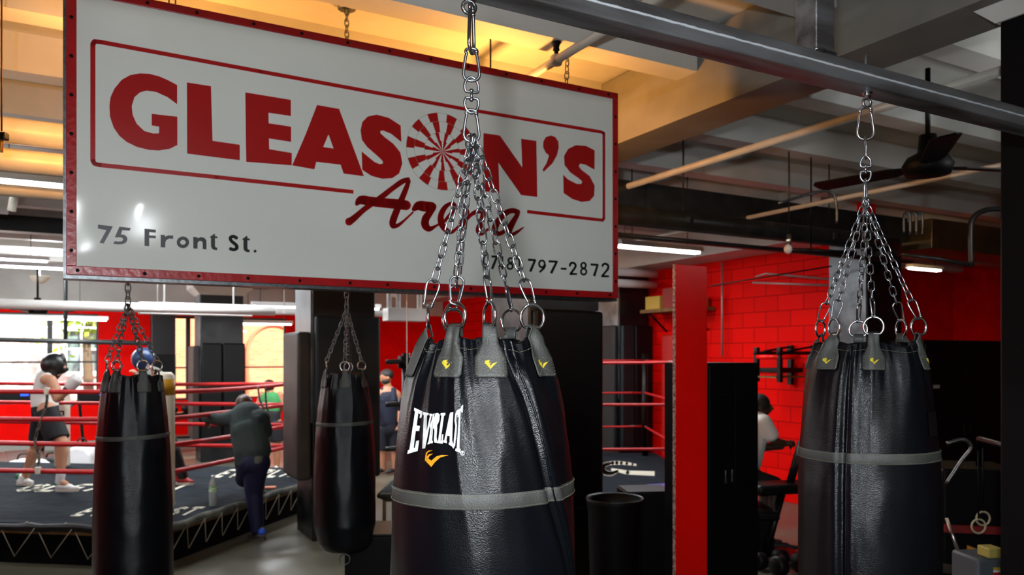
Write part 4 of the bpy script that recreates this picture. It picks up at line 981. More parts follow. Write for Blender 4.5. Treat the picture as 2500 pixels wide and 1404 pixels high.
PH = [[(192, 130, 20), (145, 210, 30), (140, 320, 30), (185, 415, 20)], [(700, 172, 20), (748, 260, 30), (748, 350, 30), (715, 445, 20)], [(275, 182, 38), (370, 186, 38), (285, 395, 40)], [(457, 178, 34), (460, 402, 34)],
      [(895, 238, 38), (1015, 246, 38), (932, 440, 44)], [(1190, 320, 34), (1165, 380, 36), (1090, 450, 36)], [(1245, 265, 38), (1382, 272, 38), (1285, 468, 44)], [(1450, 388, 34), (1548, 395, 34)],
      smoothline([(1603, 350, 36), (1612, 308, 36), (1650, 288, 36), (1695, 312, 36), (1698, 360, 36), (1650, 430, 36), (1615, 478, 36)], 3)+[(1725, 480, 30)],
      [(1955, 318, 36), (2075, 326, 36), (2015, 515, 44)], smoothline([(2155, 350, 36), (2168, 318, 36), (2208, 306, 36), (2252, 335, 36), (2250, 390, 36), (2200, 455, 36), (2150, 515, 36)], 3)+[(2268, 520, 32)]]
CI = {(600, 250, 38, 40): 'e', (590, 350, 46, 46): 'e', (1130, 308, 48, 58): 'n', (1835, 335, 40, 46): 'g', (1838, 440, 46, 50): 'g'}
for k_, s_ in enumerate(PH):
    pl = segs(z6(s_))
    if k_ == 5: pl += [z6(p) for p in ringpoly(1130, 308, 48, 58, 32)]
    decal(pl, onsign, 'digit', M['letter_black'], sg, 40)
for g_ in ('e', 'g'): decal([z6(p) for (cx_, cy_, rx, ry), q_ in CI.items() if q_ == g_ for p in ringpoly(cx_, cy_, rx, ry, 32)], onsign, 'digit', M['letter_black'], sg, 40)
for b in (.35, 2.42):
    tochild(chain(W(b, SA+.05, SH1+.01), W(b+.02, SA+.05, CEIL), L_=.05, w_=.026, wr=.0035, n=5, k=4), sg).build('hanging_chain', M['zinc_dull'], sg)
    tochild(MB().tube([W(b, SA+.05, SH1-.01), W(b, SA+.05, SH1+.02)], .006, 6), sg).build('hook', M['zinc_dull'], sg)
# ================================================================ BOXING RINGS
RT = .385       # canvas height
def ring(lab, C0, u, v, Lu, Lv, iu, iv, heights, rope_r, group, rope_m, sag=.01, ropes='all', corner=None, post_m=None):
    """C0 = near corner; u, v = unit edge directions; iu, iv = inset of the posts"""
    C0 = Vector((*C0, 0)); u = Vector((*u, 0)).normalized(); v = Vector((*v, 0)).normalized()
    t = thing('boxing_ring', lab, 'boxing ring', C0)
    Lc = lambda p: Vector(p)-C0
    Q = lambda a, b, h=0: u*a+v*b+Vector((0, 0, h))
    ci = [(0, 0), (Lu, 0), (Lu, Lv), (0, Lv)]
    def slab(h0, h1, e=0):
        c = [(-e, -e), (Lu+e, -e), (Lu+e, Lv+e), (-e, Lv+e)]
        return [Q(a, b, h0) for a, b in c]+[Q(a, b, h1) for a, b in c], [(0, 3, 2, 1), (4, 5, 6, 7)]+[(i, (i+1) % 4, 4+(i+1) % 4, 4+i) for i in range(4)]
    MB().add(*slab(RT-.06, RT)).build('canvas', M['canvas'], t)
    MB().add(*slab(RT-.10, RT-.06, -.03)).build('deck', M['wood'], t)
    MB().add(*slab(0.0, RT-.10, -.10)).build('skirt', M['skirt'], t)
    posts = [(iu, iv), (Lu-iu, iv), (Lu-iu, Lv-iv), (iu, Lv-iv)]
    top = heights[-1]+.1
    for (a, b) in posts:
        MB().tube([Q(a, b, RT), Q(a, b, RT+top)], .045, 12).build('post', post_m or M['black_paint'], t)
    for i in range(4):
        (a0, b0), (a1, b1) = posts[i], posts[(i+1) % 4]
        cen = Q(Lu/2, Lv/2)
        for k, h in enumerate(heights):
            p0, p1 = Q(a0, b0, RT+h), Q(a1, b1, RT+h); d = (p1-p0).normalized(); pts = []
            for j in range(13):
                s_ = j/12; sg_ = sag*(1+.8*math.sin(k*2.3+i))*4*s_*(1-s_)
                pts.append(p0+(p1-p0)*s_-Vector((0, 0, sg_)))
            MB().tube(pts, rope_r, 10).build('rope', rope_m, t)
            for e, sgn in ((p0, 1), (p1, -1)):
                MB().tube([e+d*sgn*.04, e+d*sgn*.22], .016, 8).build('turnbuckle', M['zinc_dull'], t)
    return t, Q, Lc, posts
g1 = 'red boxing ring ropes'
U1, V1 = (.244, .970), (-.990, .14)
ring1, Q1, L1, P1 = ring('near boxing ring with red ropes and slate canvas', (-3.078, 6.76), U1, V1, 3.6, 6.4, .65, .4, (.37, .632, .885, 1.145), .024, g1, M['rope_red'], sag=.012)
# edge padding and lacing along the two near edges
def edge(axis, L_, m, rnum, flip, off, lace=.3):
    rn = random.Random(rnum); q = (lambda s, o, h: Q1(s, -o, h)) if axis == 'u' else (lambda s, o, h: Q1(-o, s, h))
    pts = []; n = int(L_/.12)
    for i in range(n+1): pts.append(q(L_*i/n, off, RT-.028+rn.uniform(-.012, .008)))
    MB().tube(pts, [.036+rn.uniform(-.006, .006) for _ in pts], 10).build('edge_padding', m, ring1)
    i = 0; s = .05
    while s < L_-.3:
        MB().tube([q(s, off+.038, RT-.03), q(s+lace*.5, off-.04, .10), q(s+lace*.53, off-.04, .10), q(s+lace*(1.0), off+.038, RT-.03)] if not flip else [q(s, off+.038, RT-.03), q(s+lace*.75, off-.04, .08), q(s+lace*.95, off+.02, RT-.05)], .0045, 5).build('lacing', M['cord'], ring1)
        s += lace
edge('u', 3.6, M['edge_pad'], 2, False, .02, .26)
edge('v', 6.4, M['black_vinyl'], 4, True, .02, .36)
for i in range(16): MB().ball(Q1(-.02, .1+i*.38, RT+.01), .012, 5).build('lacing_knot', M['cord'], ring1)
# white corner pad with a yellow band
cp = MB(); a, b = P1[0]
cp.tube([Q1(a-.03, b-.02, RT+.02), Q1(a-.03, b-.02, RT+.08), Q1(a-.03, b-.02, RT+1.30), Q1(a-.03, b-.02, RT+1.335)], [.06, .085, .085, .055], 20); o = cp.build('corner_pad', M['white_vinyl'], ring1)
MB().tube([Q1(a-.03, b-.02, RT+1.12), Q1(a-.03, b-.02, RT+1.27)], .0865, 20).build('band', M['yellow_band'], o)
# tall white pad at the far corner, with upright dark lettering
fp = P(152, HY, 10.4); z0_ = RT
cpad = MB().box(L1((fp.x, fp.y, RT+.52)), (.17, .12, 1.02), bev=.03).build('corner_pad', M['white_vinyl'], ring1)
# hand lettering running down the pad: GLEASON'S turned on its side
GS = {'G': [[(.9, .8), (.5, 1), (.1, .75), (.1, .25), (.5, 0), (.9, .2), (.9, .5), (.55, .5)]], 'L': [[(.1, 1), (.1, 0), (.85, 0)]], 'E': [[(.85, 1), (.1, 1), (.1, 0), (.85, 0)], [(.1, .5), (.7, .5)]],
      'A': [[(.05, 0), (.5, 1), (.95, 0)], [(.25, .4), (.75, .4)]], 'S': [[(.9, .85), (.5, 1), (.12, .78), (.5, .52), (.88, .25), (.5, 0), (.1, .15)]], 'O': [[(.5, 1), (.1, .7), (.1, .3), (.5, 0), (.9, .3), (.9, .7), (.5, 1)]],
      'N': [[(.1, 0), (.1, 1), (.9, 0), (.9, 1)]], "'": [[(.5, 1), (.4, .7)]], 'V': [[(.05, 1), (.5, 0), (.95, 1)]], 'R': [[(.1, 0), (.1, 1), (.8, .95), (.85, .6), (.1, .5)], [(.45, .5), (.9, 0)]], 'T': [[(.5, 0), (.5, 1)], [(.05, 1), (.95, 1)]]}
def word(txt, fn, name, m, parent, w_=.2, ml=10, adv=1.25):
    pl = []
    for i, ch in enumerate(txt):
        for s_ in GS[ch]: pl += segs([(x_+i*adv, y_) for x_, y_ in s_], w_)
    return decal(pl, fn, name, m, parent, ml)
word("GLEASON'S", lambda x_, y_: L1((fp.x-.045+.10*y_-.005, fp.y-.0625, RT+.95-.076*x_)), 'lettering', M['letter_black'], cpad, .24)
# letters on the canvas
def canvas_word(txt, px0, px1, py, z_h, parent, Lc, depth):
    z = (H-RT)*FPX/(py-HY)
    def fn(x_, y_):
        px = px0+(px1-px0)*x_/(1.25*len(txt)-.25); zz = z+depth*(y_)
        return Lc(((px-CX)/FPX*z, zz, RT+.0018))
    word(txt, fn, 'canvas_lettering', M['canvas_print'], parent, .26)
canvas_word('EVERLAST', 176, 462, 1258, 0, ring1, L1, .36)
canvas_word('GLEASON', 30, 420, 1199, 0, ring1, L1, .42)
canvas_word('EVERLAST', 520, 770, 1164, 0, ring1, L1, .55)
# rope spacer straps
def spacer(pts, m, nm='rope_spacer'):
    x = MB(); P3 = [L1(P(*p)) for p in pts]; x.tube(smoothline([tuple(p) for p in P3], 4), .022, 8, flat=.4); return x.build(nm, m, ring1)
M['camo'] = mat('mottled_strap', (120, 118, 104), .7, col2=(22, 24, 24), vscale=34)
zs = 7.62
spacer([(115, 950, zs), (114, 985, zs), (103, 1020, zs), (90, 1055, zs), (86, 1082, zs), (95, 1112, zs), (93, 1155, zs)], M['camo'])
spacer([(630, 944, 8.9), (634, 975, 8.9), (645, 1000, 8.9), (652, 1035, 8.9), (655, 1080, 8.9)], M['camo'])
spacer([(648, 944, 9.1), (650, 985, 9.1), (658, 1020, 9.1), (655, 1060, 9.1), (662, 1105, 9.1)], M['camo'])
for (px, y) in ((115, 955), (93, 1149)):
    q = L1(P(px, y, zs-.02)); MB().box(q, (.04, .05, .07), bev=.006).build('spacer_clip', M['white_vinyl'], ring1)
# ---- far ring
ring2, Q2, L2, P2 = ring('far boxing ring with thin red ropes behind the near heavy bag', (-1.42, 8.45), (0, 1), (1, 0), 3.5, 3.62, .35, .22, (.44, .94, 1.42), .017, 'far', M['rope_red'], sag=.008)
MB().tube([Q2(-.02, 0, RT-.03), Q2(-.02, 3.62, RT-.03)], .035, 10).build('edge_padding', M['edge_pad'], ring2)
MB().tube([Q2(0, -.02, RT-.03), Q2(3.5, -.02, RT-.03)], .03, 10).build('edge_padding', M['edge_pad'], ring2)
for h in (.44, .94, 1.42):
    MB().tube([Q2(.36, .2, RT+h-.07), Q2(.36, .2, RT+h+.07)], [.07, .07], 12).build('turnbuckle_pad', M['black_vinyl'], ring2)
    MB().tube(smoothline([tuple(Q2(.30, .0, RT+h+.0)), tuple(Q2(.33, .25, RT+h+.02)), tuple(Q2(.33, .5, RT+h+.09)), tuple(Q2(.34, .8, RT+h+.05))]), .028, 8).build('rope_cover', M['rope_black'], ring2)
MB().tube([Q2(.02, .03, RT-.35), Q2(.02, .03, RT+.0)], .02, 8).build('corner_cord', M['cord'], ring2)
# painted swoosh and letter on the far canvas
def oncan(px, py): 
    z = (H-RT)*FPX/(py-HY); return L2(((px-CX)/FPX*z, z, RT+.002))
zc = lambda pts: [tuple([1400+.6154*p[0], 540+.6154*p[1]]+[.6154*q for q in p[2:]]) for p in pts]
decal(segs(zc(smoothline([(250, 968, 8), (190, 960, 14), (140, 962, 16), (115, 975, 20), (120, 995, 22), (150, 1003, 18), (178, 990, 10)], 3)))+segs(zc([(150, 985, 10), (215, 998, 16), (322, 1002, 18)])), oncan, 'canvas_lettering', M['canvas_print'], ring2, 6)
o = decal([zc([(265, 1050), (300, 1044), (410, 1038), (412, 1056), (285, 1060)])], oncan, 'canvas_badge', mat('blue_violet_print', (70, 84, 170), .7, col2=(150, 90, 150), vscale=9), ring2, 6)
# ================================================================ PEOPLE
def at(z0, sx=1.0, ox=0, oy=0):
    return lambda px, py, dz=0: P(ox+sx*px, oy+sx*py, z0+dz)
def head(x, c, r, facing, hgt=1.0):       # face shapes for a head of radius r looking along facing (unit, level)
    f = Vector(facing).normalized(); s = Vector((f.y, -f.x, 0)); z = Vector((0, 0, 1)); c = Vector(c)
    x.ball(c+z*r*.15, (r*.88, r*.88, r*1.0), 12)
    x.ell(c-z*r*.1+f*r*.12, c-z*r*.75+f*r*.35, r*.72, r*.42, s, .9)
    x.ell(c+f*r*.85+z*r*.15, c+f*r*1.08-z*r*.18, r*.12, r*.18, s)
    for k in (-1, 1):
        x.ball(c+s*k*r*.86-z*r*.05, (r*.12, r*.2, r*.26), 8)
        x.ball(c+f*r*.72+s*k*r*.34+z*r*.30, r*.2, 6)
    x.ball(c+f*r*.78-z*r*.52, (r*.24, r*.24, r*.10), 6)
def eyes(c, r, facing, parent, LT):
    f = Vector(facing).normalized(); s = Vector((f.y, -f.x, 0)); z = Vector((0, 0, 1)); c = Vector(c)
    x = MB()
    for k in (-1, 1): x.ball(LT(c+f*r*.84+s*k*r*.33+z*r*.12), r*.11, 8)
    x.build('eyes', mat('dark_eyes', (30, 24, 20), .2), parent)
def hand(x, w_, d, palm, r=.008, ln=.085, curl=.5, side=1):      # wrist, pointing direction, palm normal
    w_, d, palm = Vector(w_), Vector(d).normalized(), Vector(palm).normalized(); s = d.cross(palm).normalized()*side
    x.ell(w_, w_+d*.075, .026, .034, s, .45)
    for i, (o_, l_) in enumerate(((-.03, .062), (-.010, .075), (.011, .07), (.031, .055))):
        b0 = w_+d*.082+s*o_; b1 = b0+(d*math.cos(curl)+palm*math.sin(curl))*l_*.5; b2 = b1+(d*math.cos(curl*2.2)+palm*math.sin(curl*2.2))*l_*.5
        x.ell(b0, b1, r*1.15, r, s); x.ell(b1, b2, r, r*.85, s)
    t0 = w_+d*.03-s*.028; t1 = t0+(d*.6-s*.7+palm*.3).normalized()*.04; t2 = t1+(d*.9-s*.1+palm*.5).normalized()*.032
    x.ell(t0, t1, r*1.4, r*1.15, s); x.ell(t1, t2, r*1.15, r*.9, s)
def LTf(root): return lambda p: Vector(p)-Vector(root.location)
def shoe(x, heel, toe, r, sc=1.0):
    heel, toe = Vector(heel), Vector(toe); d = (toe-heel).normalized(); z = Vector((0, 0, 1)); s = d.cross(z)
    x.ell(heel+z*r*.75, heel+d*(toe-heel).length*.55+z*r*.65, r*.8, r*.85, s, .9); x.ell(heel+d*(toe-heel).length*.5+z*r*.5, toe+z*r*.42-d*r*.4, r*.85, r*.6, s, .7)
    x.ell(heel+z*r*.8, heel+z*r*1.9+d*r*.4, r*.75, r*.65, s)
def sole(heel, toe, r, root, m, LT, parent):
    heel, toe = Vector(heel), Vector(toe); d = (toe-heel).normalized(); s = Vector((d.y, -d.x, 0)).normalized()
    L_ = (toe-heel).length; pts = [(-r*.8, 0), (-r*.5, r*.7), (L_*.4, r*.75), (L_*.75, r*1.0), (L_*.98, r*.5), (L_, 0), (L_*.98, -r*.5), (L_*.75, -r*1.0), (L_*.4, -r*.75), (-r*.5, -r*.7)]
    x = MB().prism(pts, lambda a, b, h: LT(heel+d*a+s*b+Vector((0, 0, h))), 0, .028); return x.build('sole', m, parent)
# ---- boxer with headgear and white gloves
def Z(x_, y_, dz=0): return P(30+.2634*x_, 850+.2634*y_, 8.72+dz)
GY = RT
bx = thing('person', 'boxer in black headgear, white vest, black shorts and white gloves facing right', 'person', (Z(300, 1290).x, 8.72, RT))
LT = LTf(bx); B = MB()
def E(p0, p1, r0, r1, side=(0, 1, 0), asp=1.0): B.ell(LT(p0), LT(p1), r0, r1, side, asp)
hd = Z(398, 165); head(B, LT(hd), .108, (1, -.15, 0))
E(Z(385, 215), Z(335, 285), .052, .062); E(Z(325, 300), Z(290, 430), .115, .105, (0, 1, 0), .8); E(Z(290, 430), Z(300, 560), .105, .125, (0, 1, 0), .85)
E(Z(310, 290, -.15), Z(360, 300, -.17), .062, .06); E(Z(360, 300, -.18), Z(415, 470, -.2), .058, .046); E(Z(415, 470, -.2), Z(505, 405, -.2), .045, .034)
E(Z(320, 290, .13), Z(370, 310, .18), .058, .056); E(Z(370, 310, .18), Z(440, 450, .22), .055, .045); E(Z(440, 450, .22), Z(510, 380, .2), .044, .034)
hand(B, LT(Z(520, 385, -.2)), (1, 0, .5), (0, .2, 1), curl=.9); hand(B, LT(Z(520, 370, .2)), (1, 0, .5), (0, -.2, 1), curl=.9)
E(Z(320, 570, -.1), Z(455, 880, -.16), .098, .07); E(Z(455, 880, -.16), Z(450, 1175, -.16), .064, .042); E(Z(458, 960, -.15), Z(452, 1060, -.15), .066, .056)
E(Z(300, 570, .1), Z(225, 900, .2), .095, .068); E(Z(225, 900, .2), Z(120, 1190, .25), .062, .042); E(Z(200, 960, .2), Z(165, 1060, .22), .064, .054)
E(Z(440, 1230, -.16), Z(500, 1265, -.16), .04, .035); E(Z(95, 1225, .25), Z(150, 1255, .25), .04, .035)
body = remesh(B, 'body', M['skin'], bx, .011, 4)
eyes(LT(hd), .108, (1, -.15, 0), bx, LT)
G = MB(); G.ball(LT(Z(385, 155)), (.137, .122, .135), 14); G.ell(LT(Z(345, 195)), LT(Z(410, 250)), .05, .045, (0, 1, 0), 2.0); G.ell(LT(Z(450, 130)), LT(Z(470, 135)), .05, .035, (0, 1, 0), 2.2); G.ell(LT(Z(468, 205)), LT(Z(472, 215)), .03, .028, (0, 1, 0), 2.4)
hgm = remesh(G, 'headgear', mat('black_headgear_leather', (18, 19, 20), .38, bump=.2), bx, .012, 3)
V = MB(); V.ell(LT(Z(318, 285)), LT(Z(285, 430)), .125, .125, (0, 1, 0), .85); V.ell(LT(Z(285, 430)), LT(Z(302, 520)), .135, .150, (0, 1, 0), .9)
V.ell(LT(Z(325, 262, -.1)), LT(Z(345, 330, -.12)), .05, .06, (1, 0, 0)); V.ell(LT(Z(325, 262, .1)), LT(Z(345, 330, .12)), .05, .06, (1, 0, 0))
remesh(V, 'vest', mat('white_vest', (222, 222, 216), .8, bump=.3, bscale=14), bx, .011, 3)
V = MB(); V.ell(LT(Z(305, 545)), LT(Z(305, 590)), .150, .155, (0, 1, 0), .88); V.ell(LT(Z(315, 580, -.09)), LT(Z(425, 850, -.14)), .125, .125, (0, 1, 0), 1, caps=False); V.ell(LT(Z(300, 580, .09)), LT(Z(250, 850, .16)), .125, .115, (0, 1, 0), 1, caps=False)
so = remesh(V, 'shorts', mat('black_shorts', (10, 12, 20), .75, bump=.3, bscale=12), bx, .012, 3)
for dz in (-.2, .2):
    V = MB(); V.ell(LT(Z(500, 395, dz)), LT(Z(530, 372, dz)), .045, .05, (0, 1, 0)); remesh(V, 'glove_cuff', M['black_vinyl'], bx, .01, 2)
    V = MB(); V.ell(LT(Z(545, 345, dz)), LT(Z(590, 295, dz)), .068, .07, (0, 1, 0), .95); V.ell(LT(Z(560, 300, dz)), LT(Z(600, 270, dz)), .05, .055); V.ell(LT(Z(560, 355, dz)), LT(Z(610, 330, dz)), .03, .027)
    remesh(V, 'boxing_glove', mat('white_glove_leather', (228, 228, 226), .4, bump=.1), bx, .01, 3)
for (k0, k1, h0, h1, dz) in ((447, 1175, 405, 620, -.16), (105, 1200, 45, 200, .25)):
    V = MB(); V.ell(LT(Z(k0+5, k1-20, dz)), LT(Z(k0-12 if dz < 0 else 92, 1262, dz)), .048, .045, caps=False); remesh(V, 'sock', mat('white_sock', (225, 225, 225), .9), bx, .009, 2)
    gp = lambda X: Vector((Z(X, 1290, dz).x, 8.72+dz, RT))
    hl, te = gp(h0+25), gp(h1-8); V = MB(); shoe(V, LT(hl+Vector((0, 0, .02))), LT(te+Vector((0, 0, .02))), .046); s_ = remesh(V, 'shoe', mat('white_leather_shoe', (230, 230, 226), .45), bx, .009, 2)
    sole(hl, te, .044, bx, mat('off_white_sole', (196, 190, 176), .7), LT, s_)
    V = MB().ell(LT(hl+Vector((-.012, 0, .085))), LT(hl+Vector((-.02, 0, .105))), .034, .03); V.build('heel_tab', mat('green_heel_tab', (10, 110, 70), .5), s_)
# ---- boxer with blue headgear, mostly behind the left hanging bag
bx = thing('person', 'boxer in blue headgear and red shoes standing half hidden behind the left hanging bag', 'person', (P(385, HY, 9.0).x, 9.0, RT))
LT = LTf(bx); B = MB()
def K(px, py, dz=0): return P(px, py, 9.0+dz)
hd = K(352, 882); head(B, LT(hd), .105, (-.9, -.4, 0))
E(K(354, 895), K(362, 915), .052, .06); E(K(366, 925), K(378, 985), .15, .13, (1, .3, 0), .7); E(K(378, 985), K(386, 1030), .13, .14, (1, .3, 0), .8)
E(K(350, 925, -.15), K(340, 965, -.2), .055, .046); E(K(340, 965, -.2), K(335, 925, -.35), .045, .035); hand(B, LT(K(335, 925, -.35)), (-.2, -.3, 1), (-1, 0, 0), curl=.9)
E(K(384, 925, .1), K(392, 965, -.1), .055, .046); E(K(392, 965, -.1), K(376, 915, -.3), .045, .035); hand(B, LT(K(376, 915, -.3)), (-.2, -.3, 1), (-1, 0, 0), curl=.9)
E(K(392, 1035, -.05), K(420, 1100, -.1), .095, .07); E(K(420, 1100, -.1), K(447, 1165, 0), .062, .042); E(K(376, 1035, .1), K(372, 1105, .1), .095, .07); E(K(372, 1105, .1), K(366, 1172, .1), .062, .042)
remesh(B, 'body', M['skin_tan'], bx, .012, 4); eyes(LT(hd), .105, (-.9, -.4, 0), bx, LT)
G = MB(); G.ball(LT(K(350, 877)), (.13, .13, .135), 14); G.ell(LT(K(345, 893)), LT(K(356, 896)), .05, .05)
G.ell(LT(K(340, 872)), LT(K(338, 874)), .06, .05, (1, -1, 0)); remesh(G, 'headgear', mat('blue_headgear', (22, 54, 94), .4), bx, .012, 3)
V = MB(); V.ell(LT(K(366, 925)), LT(K(380, 1020)), .165, .16, (1, .3, 0), .8); remesh(V, 'shirt', mat('grey_shirt', (110, 112, 110), .85, bump=.2), bx, .013, 3)
V = MB(); V.ell(LT(K(386, 1030)), LT(K(386, 1045)), .155, .16, (1, 0, 0), .85); V.ell(LT(K(392, 1040, -.05)), LT(K(421, 1100, -.1)), .12, .09); V.ell(LT(K(421, 1100, -.1)), LT(K(446, 1160, 0)), .085, .06); V.ell(LT(K(376, 1040, .1)), LT(K(367, 1165, .1)), .12, .07)
remesh(V, 'trousers', mat('black_tracksuit', (14, 15, 18), .75, bump=.2), bx, .013, 3)
for (h0, h1, dz) in ((437, 472, 0), (360, 332, .1)):
    hl, te = (Vector((K(X, 1180).x, 9.0+dz, RT)) for X in (h0, h1)); V = MB(); shoe(V, LT(hl+Vector((0, 0, .02))), LT(te+Vector((0, 0, .02))), .045); V.ell(LT(hl+Vector((0, 0, .1))), LT(hl+Vector((0, 0, .17))), .045, .045)
    s_ = remesh(V, 'boxing_shoe', mat('red_boxing_shoe', (158, 18, 22), .45), bx, .009, 2); sole(hl, te, .043, bx, mat('pale_sole', (210, 205, 190), .6), LT, s_)
# ---- man leaning on the ropes
ml = thing('person', 'man in dark hooded jacket and blue trousers leaning on the ring ropes, seen from behind', 'person', (P(625, HY, 7.95).x, 7.95, 0))
LT = LTf(ml); B = MB()
def K(x_, y_, dz=0): return P(470+.2848*x_, 940+.2848*y_, 7.95+dz)
hd = K(442, 168, .25); head(B, LT(hd), .098, (-.45, .9, 0)); B.ball(LT(K(445, 160, .24)), (.088, .1, .098), 12)
E(K(445, 200, .22), K(455, 270, .15), .058, .07, (1, 0, 0)); E(K(455, 280, .12), K(490, 450, .02), .155, .15, (1, 0, 0), .72); E(K(490, 450, .02), K(520, 620, -.05), .145, .145, (1, 0, 0), .8)
E(K(385, 285, .12), K(250, 300, .15), .06, .05); E(K(250, 300, .15), K(150, 290, .2), .046, .036); E(K(150, 290, .2), K(115, 280, .22), .034, .032); hand(B, LT(K(128, 290, .2)), (-.35, .6, -.6), (.5, .4, -.6), curl=.8)
E(K(560, 300, .1), K(590, 400, .2), .058, .05); E(K(590, 400, .2), K(540, 450, .42), .048, .036); hand(B, LT(K(540, 450, .42)), (-.6, .4, -.2), (0, .5, -.8), curl=.8)
E(K(545, 650, -.05), K(520, 900, 0), .105, .075, (1, 0, 0)); E(K(520, 900, 0), K(555, 1230, 0), .066, .045); E(K(490, 650, 0), K(455, 800, .22), .105, .078); E(K(455, 800, .22), K(578, 890, .3), .06, .05)
E(K(555, 1235, 0), K(540, 1290, .02), .045, .04); E(K(575, 880, .3), K(590, 905, .36), .045, .04)
remesh(B, 'body', M['skin_dark'], ml, .011, 4)
V = MB(); V.ell(LT(K(462, 262, .12)), LT(K(480, 400, .05)), .165, .185, (1, 0, 0), .78); V.ell(LT(K(480, 400, .05)), LT(K(515, 570, -.03)), .185, .185, (1, 0, 0), .85); V.ell(LT(K(505, 560, -.03)), LT(K(505, 690, -.03)), .175, .165, (1, 0, 0), .9, caps=False)
V.ell(LT(K(395, 268, .12)), LT(K(340, 290, .13)), .10, .088); V.ell(LT(K(340, 285, .12)), LT(K(250, 300, .15)), .088, .072); V.ell(LT(K(250, 300, .15)), LT(K(120, 278, .2)), .068, .058)
V.ell(LT(K(570, 285, .1)), LT(K(612, 400, .14)), .105, .09); V.ell(LT(K(595, 400, .18)), LT(K(545, 450, .4)), .068, .055)
V.ell(LT(K(440, 245, .1)), LT(K(545, 275, .06)), .065, .07, (0, 1, 0)); V.ell(LT(K(455, 275, .05)), LT(K(560, 290, .02)), .05, .045)
jk = remesh(V, 'jacket', mat('dark_green_grey_jacket', (40, 54, 54), .82, bump=.6, bscale=7, var=.15), ml, .012, 3)
V = MB(); V.ell(LT(K(500, 690, -.02)), LT(K(560, 630, -.04)), .1, .12, (1, 0, 0), 1.3); V.ell(LT(K(480, 660, 0)), LT(K(470, 705, .0)), .12, .1, (1, 0, 0), 1.2)
remesh(V, 'shirt_tail', mat('grey_shirt_tail', (84, 90, 86), .8, bump=.3, bscale=10), ml, .013, 3)
V = MB(); V.ell(LT(K(530, 660, -.05)), LT(K(500, 700, 0)), .165, .16, (1, 0, 0), .9); V.ell(LT(K(545, 680, -.05)), LT(K(525, 900, 0)), .13, .095); V.ell(LT(K(525, 900, 0)), LT(K(555, 1240, 0)), .092, .068); V.ell(LT(K(490, 680, 0)), LT(K(450, 800, .22)), .13, .10); V.ell(LT(K(450, 800, .22)), LT(K(570, 870, .3)), .088, .066)
tz = remesh(V, 'trousers', mat('navy_trousers', (10, 16, 62), .7, bump=.4, bscale=9, var=.3), ml, .012, 3)
st = [(398, 715, -.12), (405, 780, -.02), (408, 850, .05), (455, 930, -.02), (490, 1010, -.06), (510, 1100, -.06), (525, 1230, -.06)]
for (h0, h1, dz, zb) in ((610, 480, -.03, 0),):
    hl, te = K(596, 0, dz), K(490, 0, dz+.14); hl.z = te.z = 0
    V = MB(); shoe(V, LT(hl+Vector((0, 0, .02))), LT(te+Vector((0, 0, .02))), .05); s_ = remesh(V, 'shoe', mat('grey_trainer', (110, 106, 100), .6), ml, .01, 2); sole(hl, te, .046, ml, mat('dark_grey_sole', (70, 70, 68), .7), LT, s_)
    MB().ell(LT(hl+Vector((0, -.01, .085))), LT(hl+Vector((0, -.01, .095))), .038, .034).build('heel_tab', mat('bright_blue_tab', (40, 90, 220), .5), s_)
hl = K(575, 0, .3); te = K(600, 0, .55); hl.z = te.z = RT
V = MB(); shoe(V, LT(hl+Vector((0, 0, .02))), LT(te+Vector((0, 0, .02))), .048); s_ = remesh(V, 'shoe', mat('grey_trainer'), ml, .01, 2); sole(hl, te, .044, ml, mat('dark_grey_sole'), LT, s_)
# ---- man in green shirt beyond the ring, back turned
gm = thing('person', 'person in a green T shirt and black shorts standing beyond the ring, back turned', 'person', (P(660, HY, 12.4).x, 12.4, 0))
LT = LTf(gm); B = MB()
def K(px, py, dz=0): return P(px, py, 12.4+dz)
hd = K(657, 944); head(B, LT(hd), .095, (.1, 1, 0)); E(K(657, 950), K(660, 958), .05, .055)
E(K(661, 974), K(663, 990), .13, .13, (1, 0, 0), .65); E(K(663, 990), K(662, 1020), .13, .135, (1, 0, 0), .7)
E(K(640, 963), K(632, 985), .052, .044); E(K(632, 985), K(636, 1004, .15), .042, .032); hand(B, LT(K(636, 1006, .15)), (0, .2, -1), (1, 0, 0), curl=.4)
E(K(683, 963), K(689, 985), .052, .044); E(K(689, 985), K(684, 1005, .15), .042, .032); hand(B, LT(K(684, 1006, .15)), (0, .2, -1), (-1, 0, 0), curl=.4)
fy = HY+H*FPX/12.4
E(K(651, 1030), K(648, 1095), .09, .065); E(K(648, 1095), K(648, fy-10), .06, .04); E(K(674, 1030), K(676, 1095), .09, .065); E(K(676, 1095), K(676, fy-10), .06, .04)
remesh(B, 'body', M['skin_tan'], gm, .013, 4)
G = MB(); G.ball(LT(K(657, 941, .0)), (.094, .098, .098), 12); remesh(G, 'hair', M['hair'], gm, .013, 2)
V = MB(); V.ell(LT(K(661, 974)), LT(K(662, 1000)), .14, .14, (1, 0, 0), .75); V.ell(LT(K(646, 966)), LT(K(638, 980)), .06, .055); V.ell(LT(K(677, 966)), LT(K(684, 980)), .06, .055)
remesh(V, 'shirt', mat('green_shirt', (58, 132, 74), .8, bump=.2), gm, .013, 3)
V = MB(); V.ell(LT(K(662, 1012)), LT(K(662, 1030)), .15, .155, (1, 0, 0), .8); V.ell(LT(K(652, 1030)), LT(K(649, 1078)), .115, .10, caps=False); V.ell(LT(K(673, 1030)), LT(K(676, 1078)), .115, .10, caps=False)
remesh(V, 'shorts', mat('black_shorts'), gm, .014, 3)
